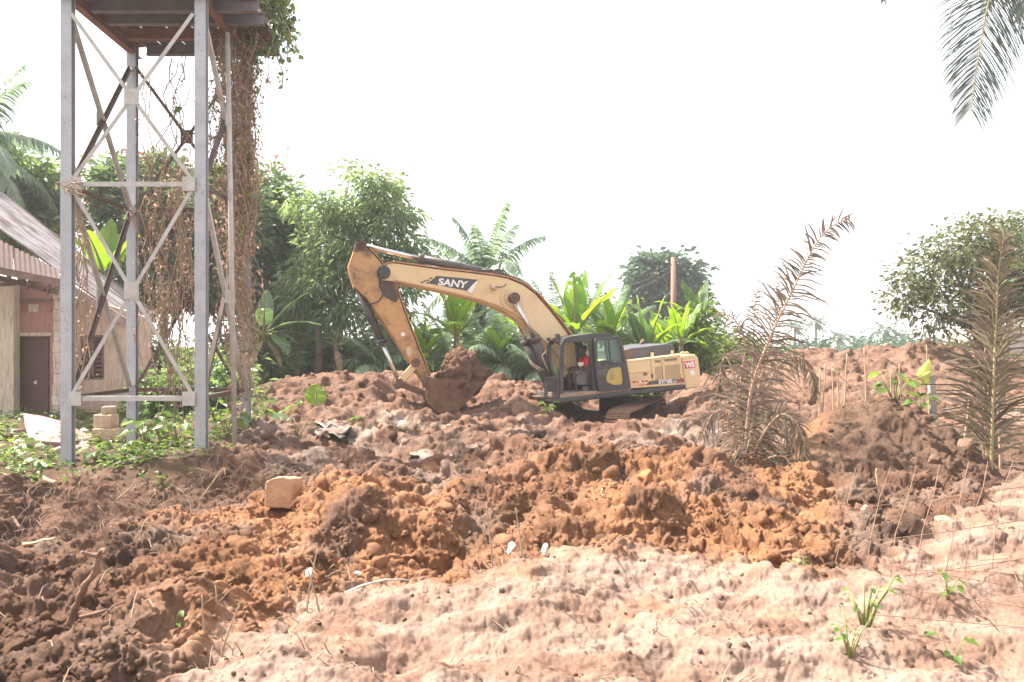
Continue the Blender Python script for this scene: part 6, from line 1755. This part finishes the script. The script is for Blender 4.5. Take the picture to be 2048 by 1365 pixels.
# plastic sheeting half buried in the mud
def tarp(px0, px1, Y0, Y1, label, seed):
    r = np.random.default_rng(seed); n = 14; V_ = []; ph = r.random(4) * 6
    for j in range(n):
        for i in range(n):
            a = px0 + (px1 - px0) * i / (n - 1) + 12 * math.sin(j * .9 + ph[0]); y = Y0 + (Y1 - Y0) * j / (n - 1) + .25 * math.sin(i * .5 + ph[1])
            x = (a - 1024) / F * y; V_.append((x, y, .35 * gz(x, y) + .65 * gz((((px0 + px1) / 2) - 1024) / F * (Y0 + Y1) / 2, (Y0 + Y1) / 2) + .06 + .03 * math.sin(i * 1.3 + ph[2]) * math.sin(j * 1.1 + ph[3])))
    Fq = [(j * n + i, j * n + i + 1, (j + 1) * n + i + 1, (j + 1) * n + i) for j in range(n - 1) for i in range(n - 1)]
    o_ = arr_obj('plastic_sheet', np.array(V_), np.array(Fq), m_plastic, None, True); m_ = o_.modifiers.new('thick', 'SOLIDIFY'); m_.thickness = .012
    return setp(o_, label, 'plastic sheet')
tarp(640, 690, 13.0, 14.8, 'pale plastic sheet in the hollow below the spoil heap', 1)
tarp(830, 950, 11.2, 12.6, 'larger pale plastic sheet behind the central clods', 2)
# round dark clods on the right mound and others standing out
m_clod = mat_basic('dark_clod', (.14, .08, .055), (.20, .12, .08), 7, .97, 0, .35, .65, .8, 30)
m_clod_o = mat_basic('orange_clod', (.34, .15, .06), (.26, .11, .045), 6, .97, 0, .35, .65, .8, 30)
stone('earth_clod', 1932, 8.6, .17, 'dark rounded clod below the tall upright frond', 'clod', m_clod, 201)
stone('earth_clod', 1868, 8.0, .09, 'small dark clod on the right flank of the brown mound', 'clod', m_clod, 202)
stone('earth_clod', 1828, 8.0, .07, 'smaller dark clod left of the one on the mound flank', 'clod', m_clod, 203)
stone('earth_clod', 1790, 9.9, .2, 'large dark clod on the top of the brown mound', 'clod', m_clod, 204, .75)
stone('pale_stone', 1888, 6.2, .09, 'pale yellow stone lying right of the brown mound', 'stone', m_stone, 205)
stone('pale_stone', 1730, 6.6, .05, 'small pale stone at the foot of the brown mound', 'stone', m_conc, 206)
stone('earth_clod', 1290, 6.6, .1, 'pale orange clod on the right hand orange slope', 'clod', m_clod_o, 207)
stone('pale_stone', 805, 13.6, .14, 'pale smooth stone in the mud below the bucket', 'stone', m_conc, 211)

# broken banana leaves lying on the heap
rb = np.random.default_rng(220)
for i, (px, Y, az, el, L, W, lab, mt) in enumerate([(632, 16.6, 1.9, 1.15, .55, .5, 'upright torn green banana leaf on the brown heap', m_ban), (575, 15.0, 2.4, .5, .6, .4, 'broken banana leaf lying left on the heap', m_ban_d), (690, 15.4, .3, .55, .35, .3, 'small torn banana leaf lying on the mud', m_ban), (594, 17.5, 1.2, 1.2, .3, .2, 'small upright banana shoot on the heap', m_ban), (545, 16.0, .6, .7, .6, .28, 'long green leaf bent over at the left of the heap', m_ban)]):
    b_ = G(px, Y, -.02); o = thing('banana_leaf', lab, 'leaf', b_); banana_leaf(o, b_, az, el, L, W, .5, mt, rb, 'blade', .15, .3, .5)
# yellow flag on a white stake
m_flag = mat_leaf('yellow_flag', (.62, .64, .22), (.70, .72, .3), .4, .8, (.75, .78, .3))
fk = thing('survey_stake', 'white stake with a pale yellow flag beside the brown mound', 'stake', G(1873, 9.6, -.05))
mb = MB(); mb.bar(P(1873, 888, 9.6), P(1862, 752, 9.7), .085, .05, (0, 1, 0)); mb.build('post', m_bone, fk, .006)
fv = [P(1858, 719, 9.66), P(1832, 748, 9.6), P(1838, 757, 9.58), P(1853, 774, 9.62), P(1862, 762, 9.68), P(1865, 742, 9.7), P(1862, 724, 9.7)]
o = arr_obj('flag', np.array([v[:] for v in fv]), np.array([(0, 1, 6), (1, 2, 5), (1, 5, 6), (2, 3, 5), (3, 4, 5)]), m_flag, fk, False, {'tint': np.full(7, .5)})
md = o.modifiers.new('thick', 'SOLIDIFY'); md.thickness = .004
# cane stakes and stems standing round the mound
for i, (px0, py0, px1, py1, Y, lab) in enumerate([(1666, 838, 1664, 726, 10.6, 'leftmost cane of the trio behind the mound'), (1678, 838, 1674, 742, 10.6, 'middle cane of the trio behind the mound'), (1684, 835, 1694, 708, 10.7, 'leaning cane of the trio behind the mound'), (1641, 842, 1650, 728, 10.2, 'pale forked cane left of the trio'), (1636, 845, 1640, 740, 10.2, 'shorter pale cane left of the trio'), (1733, 815, 1728, 697, 10.8, 'tall single cane behind the mound top'), (1780, 812, 1782, 742, 10.6, 'short cane by the green seedling'), (1797, 800, 1798, 728, 10.9, 'thin cane right of the seedling'), (1860, 880, 1853, 690, 10.2, 'thin cane behind the yellow flag'), (1926, 890, 1938, 795, 8.9, 'cane stub left of the tall upright frond'), (1968, 910, 1960, 866, 8.8, 'short cane stub below the tall upright frond'), (2000, 880, 1994, 780, 8.7, 'cane beside the tall upright frond'), (1753, 1000, 1753, 938, 7.4, 'short brown stake on the front of the mound')]):
    a = P(px0, py0 + 14, Y); b_ = P(px1, py1, Y)
    g_ = gz(a.x, a.y); a.z = min(a.z, g_ - .05)
    twig('cane', [a, a.lerp(b_, .5) + Vector((.01, 0, 0)), b_], .016, lab, 'cane', m_reed, (), 'canes behind the brown mound', 300 + i)
twig('cane', [P(1664, 738, 10.5), P(1710, 782, 10.4), P(1752, 826, 10.2)], .010, 'thin cane slanting across the brown mound', 'cane', m_reed, (), 'canes behind the brown mound', 330)
broad_plant(1790, 9.9, 12, .2, .55, 'bright green seedling beside the yellow flag', 171, None, 'seedling')
broad_plant(1840, 9.6, 10, .18, .3, 'low bright green seedling at the foot of the white stake', 172, None, 'seedling')
# seedlings in the foreground
broad_plant(350, 3.9, 4, .05, .13, 'tiny pale green seedling at the lower left', 173, None, 'seedling')
broad_plant(1730, 3.9, 16, .045, .40, 'spindly green weed in the right foreground', 174, None, 'seedling')
broad_plant(1700, 3.5, 12, .04, .26, 'leafy little weed at the lower right', 175, None, 'seedling')
broad_plant(1895, 4.2, 8, .07, .22, 'small weed among the rods', 176, None, 'seedling')
broad_plant(1605, 4.75, 5, .06, .12, 'tiny seedling on the sand edge right of centre', 177, None, 'seedling')
broad_plant(1045, 5.75, 4, .05, .08, 'tiny yellow green sprout in the brown clods', 178, None, 'seedling')
broad_plant(1905, 3.5, 6, .06, .15, 'little green sprout at the lower right edge', 179, None, 'seedling')
broad_plant(600, 13.2, 6, .1, .5, 'spindly sapling in the hollow left of the plastic sheet', 180, m_lf_olive, 'seedling')
broad_plant(1097, 17.3, 20, .16, .4, 'grassy tuft in front of the excavator cab', 181, None, 'grass_tuft', None, .15, 'grass')

# rusty welded rod mesh leaning at the lower right
msh = thing('rod_mesh', 'rusty welded steel rod mesh leaning in the right foreground', 'rod mesh', G(1880, 4.6))
TL, TR, BR, BL = P(1712, 938, 5.3), P(2190, 912, 5.1), P(2160, 1090, 4.3), P(1655, 1172, 4.6)
for i in (0, 2, 3, 4, 6, 7, 8, 10, 11, 12):
    t = (i + .3 * math.sin(i * 5.1)) / 12; a = TL.lerp(TR, t); b_ = BL.lerp(BR, t)
    k = MB(); k.tube([a, a.lerp(b_, .3) + Vector((.02 * math.sin(i * 2.1), .01, 0)), a.lerp(b_, .65) + Vector((.025 * math.sin(i * 1.3 + 1), .01, 0)), b_ - Vector((0, 0, .06))], .003, 6); k.build('rod', m_rebar, msh)
for i, (a, b_) in enumerate([((1704, 1018), (2130, 962)), ((1672, 1092), (2120, 1030)), ((1645, 1173), (2100, 1110))]):
    k = MB(); s = (.3, .62, 1.0)[i]; A_ = P(a[0], a[1], 5.3 + (4.6 - 5.3) * s); B_ = P(b_[0], b_[1], 5.1 + (4.3 - 5.1) * s)
    k.tube([A_, A_.lerp(B_, .5) - Vector((0, -.01, .012)), B_], .003, 6); k.build('cross_rod', m_rebar, msh)
lm = thing('rod_mesh', 'loose rusty rods lying flat on the sand at the lower right', 'rod mesh', G(1900, 4.2))
for i, (a, b_) in enumerate([((1760, 4.62), (2130, 4.15)), ((1840, 4.75), (2150, 4.35)), ((1735, 4.35), (2120, 3.85)), ((1900, 4.9), (2160, 4.55)), ((1720, 4.1), (2110, 3.6)), ((1960, 5.1), (2170, 4.8)), ((1890, 5.0), (1980, 3.7)), ((2010, 5.2), (2060, 3.7))]):
    A_, B_ = G(a[0], a[1], .07), G(b_[0], b_[1], .07)
    pts = []
    for t in (0, .25, .5, .75, 1):
        p = A_.lerp(B_, t); p.z = max(p.z, gz(p.x, p.y) + .012); pts.append(p)
    k = MB(); k.tube(pts, .003, 6); k.build('rod', m_rebar, lm)

# fine roots hanging out of the cut bank and dead grass on its lip
r = np.random.default_rng(240); k = MB()
for i in range(420):
    px = r.uniform(-30, 620); Y = r.uniform(9.3, 10.2) + (px > 400) * .2
    p = G(px, Y, .02); l = r.uniform(.08, .38); dx = r.normal() * .12; up = r.random() < .35
    q = p + Vector((dx, -r.uniform(.02, .15), (l * .5 if up else -l * .7))); k.tube([p, p.lerp(q, .5) + Vector((r.normal() * .03, -.03, .04)), q], [.005, .004, .002], 4, False)
for i in range(260):
    px = r.uniform(-30, 1500); Y = math.exp(r.uniform(math.log(3.2), math.log(9)))
    p = G(px, Y, .0); l = r.uniform(.05, .2); a = r.uniform(0, 6.28); q = p + Vector((math.cos(a) * l, math.sin(a) * l, r.uniform(-.02, .12))); k.tube([p, p.lerp(q, .5) + Vector((0, 0, .03)), q], [.004, .003, .0015], 4, False)
setp(k.build('root_fibres', m_twig, None, 0, False), 'fine pale roots and dead grass in the dug earth', None, None, 'stuff')

# pale wall of a far building behind the olive tree
k = MB(); a = P(1955, 655, 40); b_ = P(2400, 712, 40); k.box(((a.x + b_.x) / 2, 41.5, (a.z + b_.z) / 2 - .2), (b_.x - a.x, 3, a.z - b_.z + .4)); o = k.build('boundary_wall', m_bone, None, .02); setp(o, 'low whitewashed wall behind the olive tree at the right edge', 'wall')

# humid air: one closed box of thin haze round everything
k = MB(); k.box((0, 430, 5.5), (3900, 1000, 19)); hz_o = k.build('haze', m_soil)
m_hz = bpy.data.materials.new('haze_air'); m_hz.use_nodes = True; nt = m_hz.node_tree; nt.nodes.clear()
out = nt.nodes.new('ShaderNodeOutputMaterial'); pv = nt.nodes.new('ShaderNodeVolumePrincipled')
pv.inputs['Color'].default_value = (.93, .96, 1.0, 1); pv.inputs['Density'].default_value = .0011; pv.inputs['Anisotropy'].default_value = .2
nt.links.new(pv.outputs[0], out.inputs['Volume'])
hz_o.data.materials.clear(); hz_o.data.materials.append(m_hz); setp(hz_o, 'thin humid haze in the air', None, None, 'stuff')
SC.cycles.volume_bounces = 1
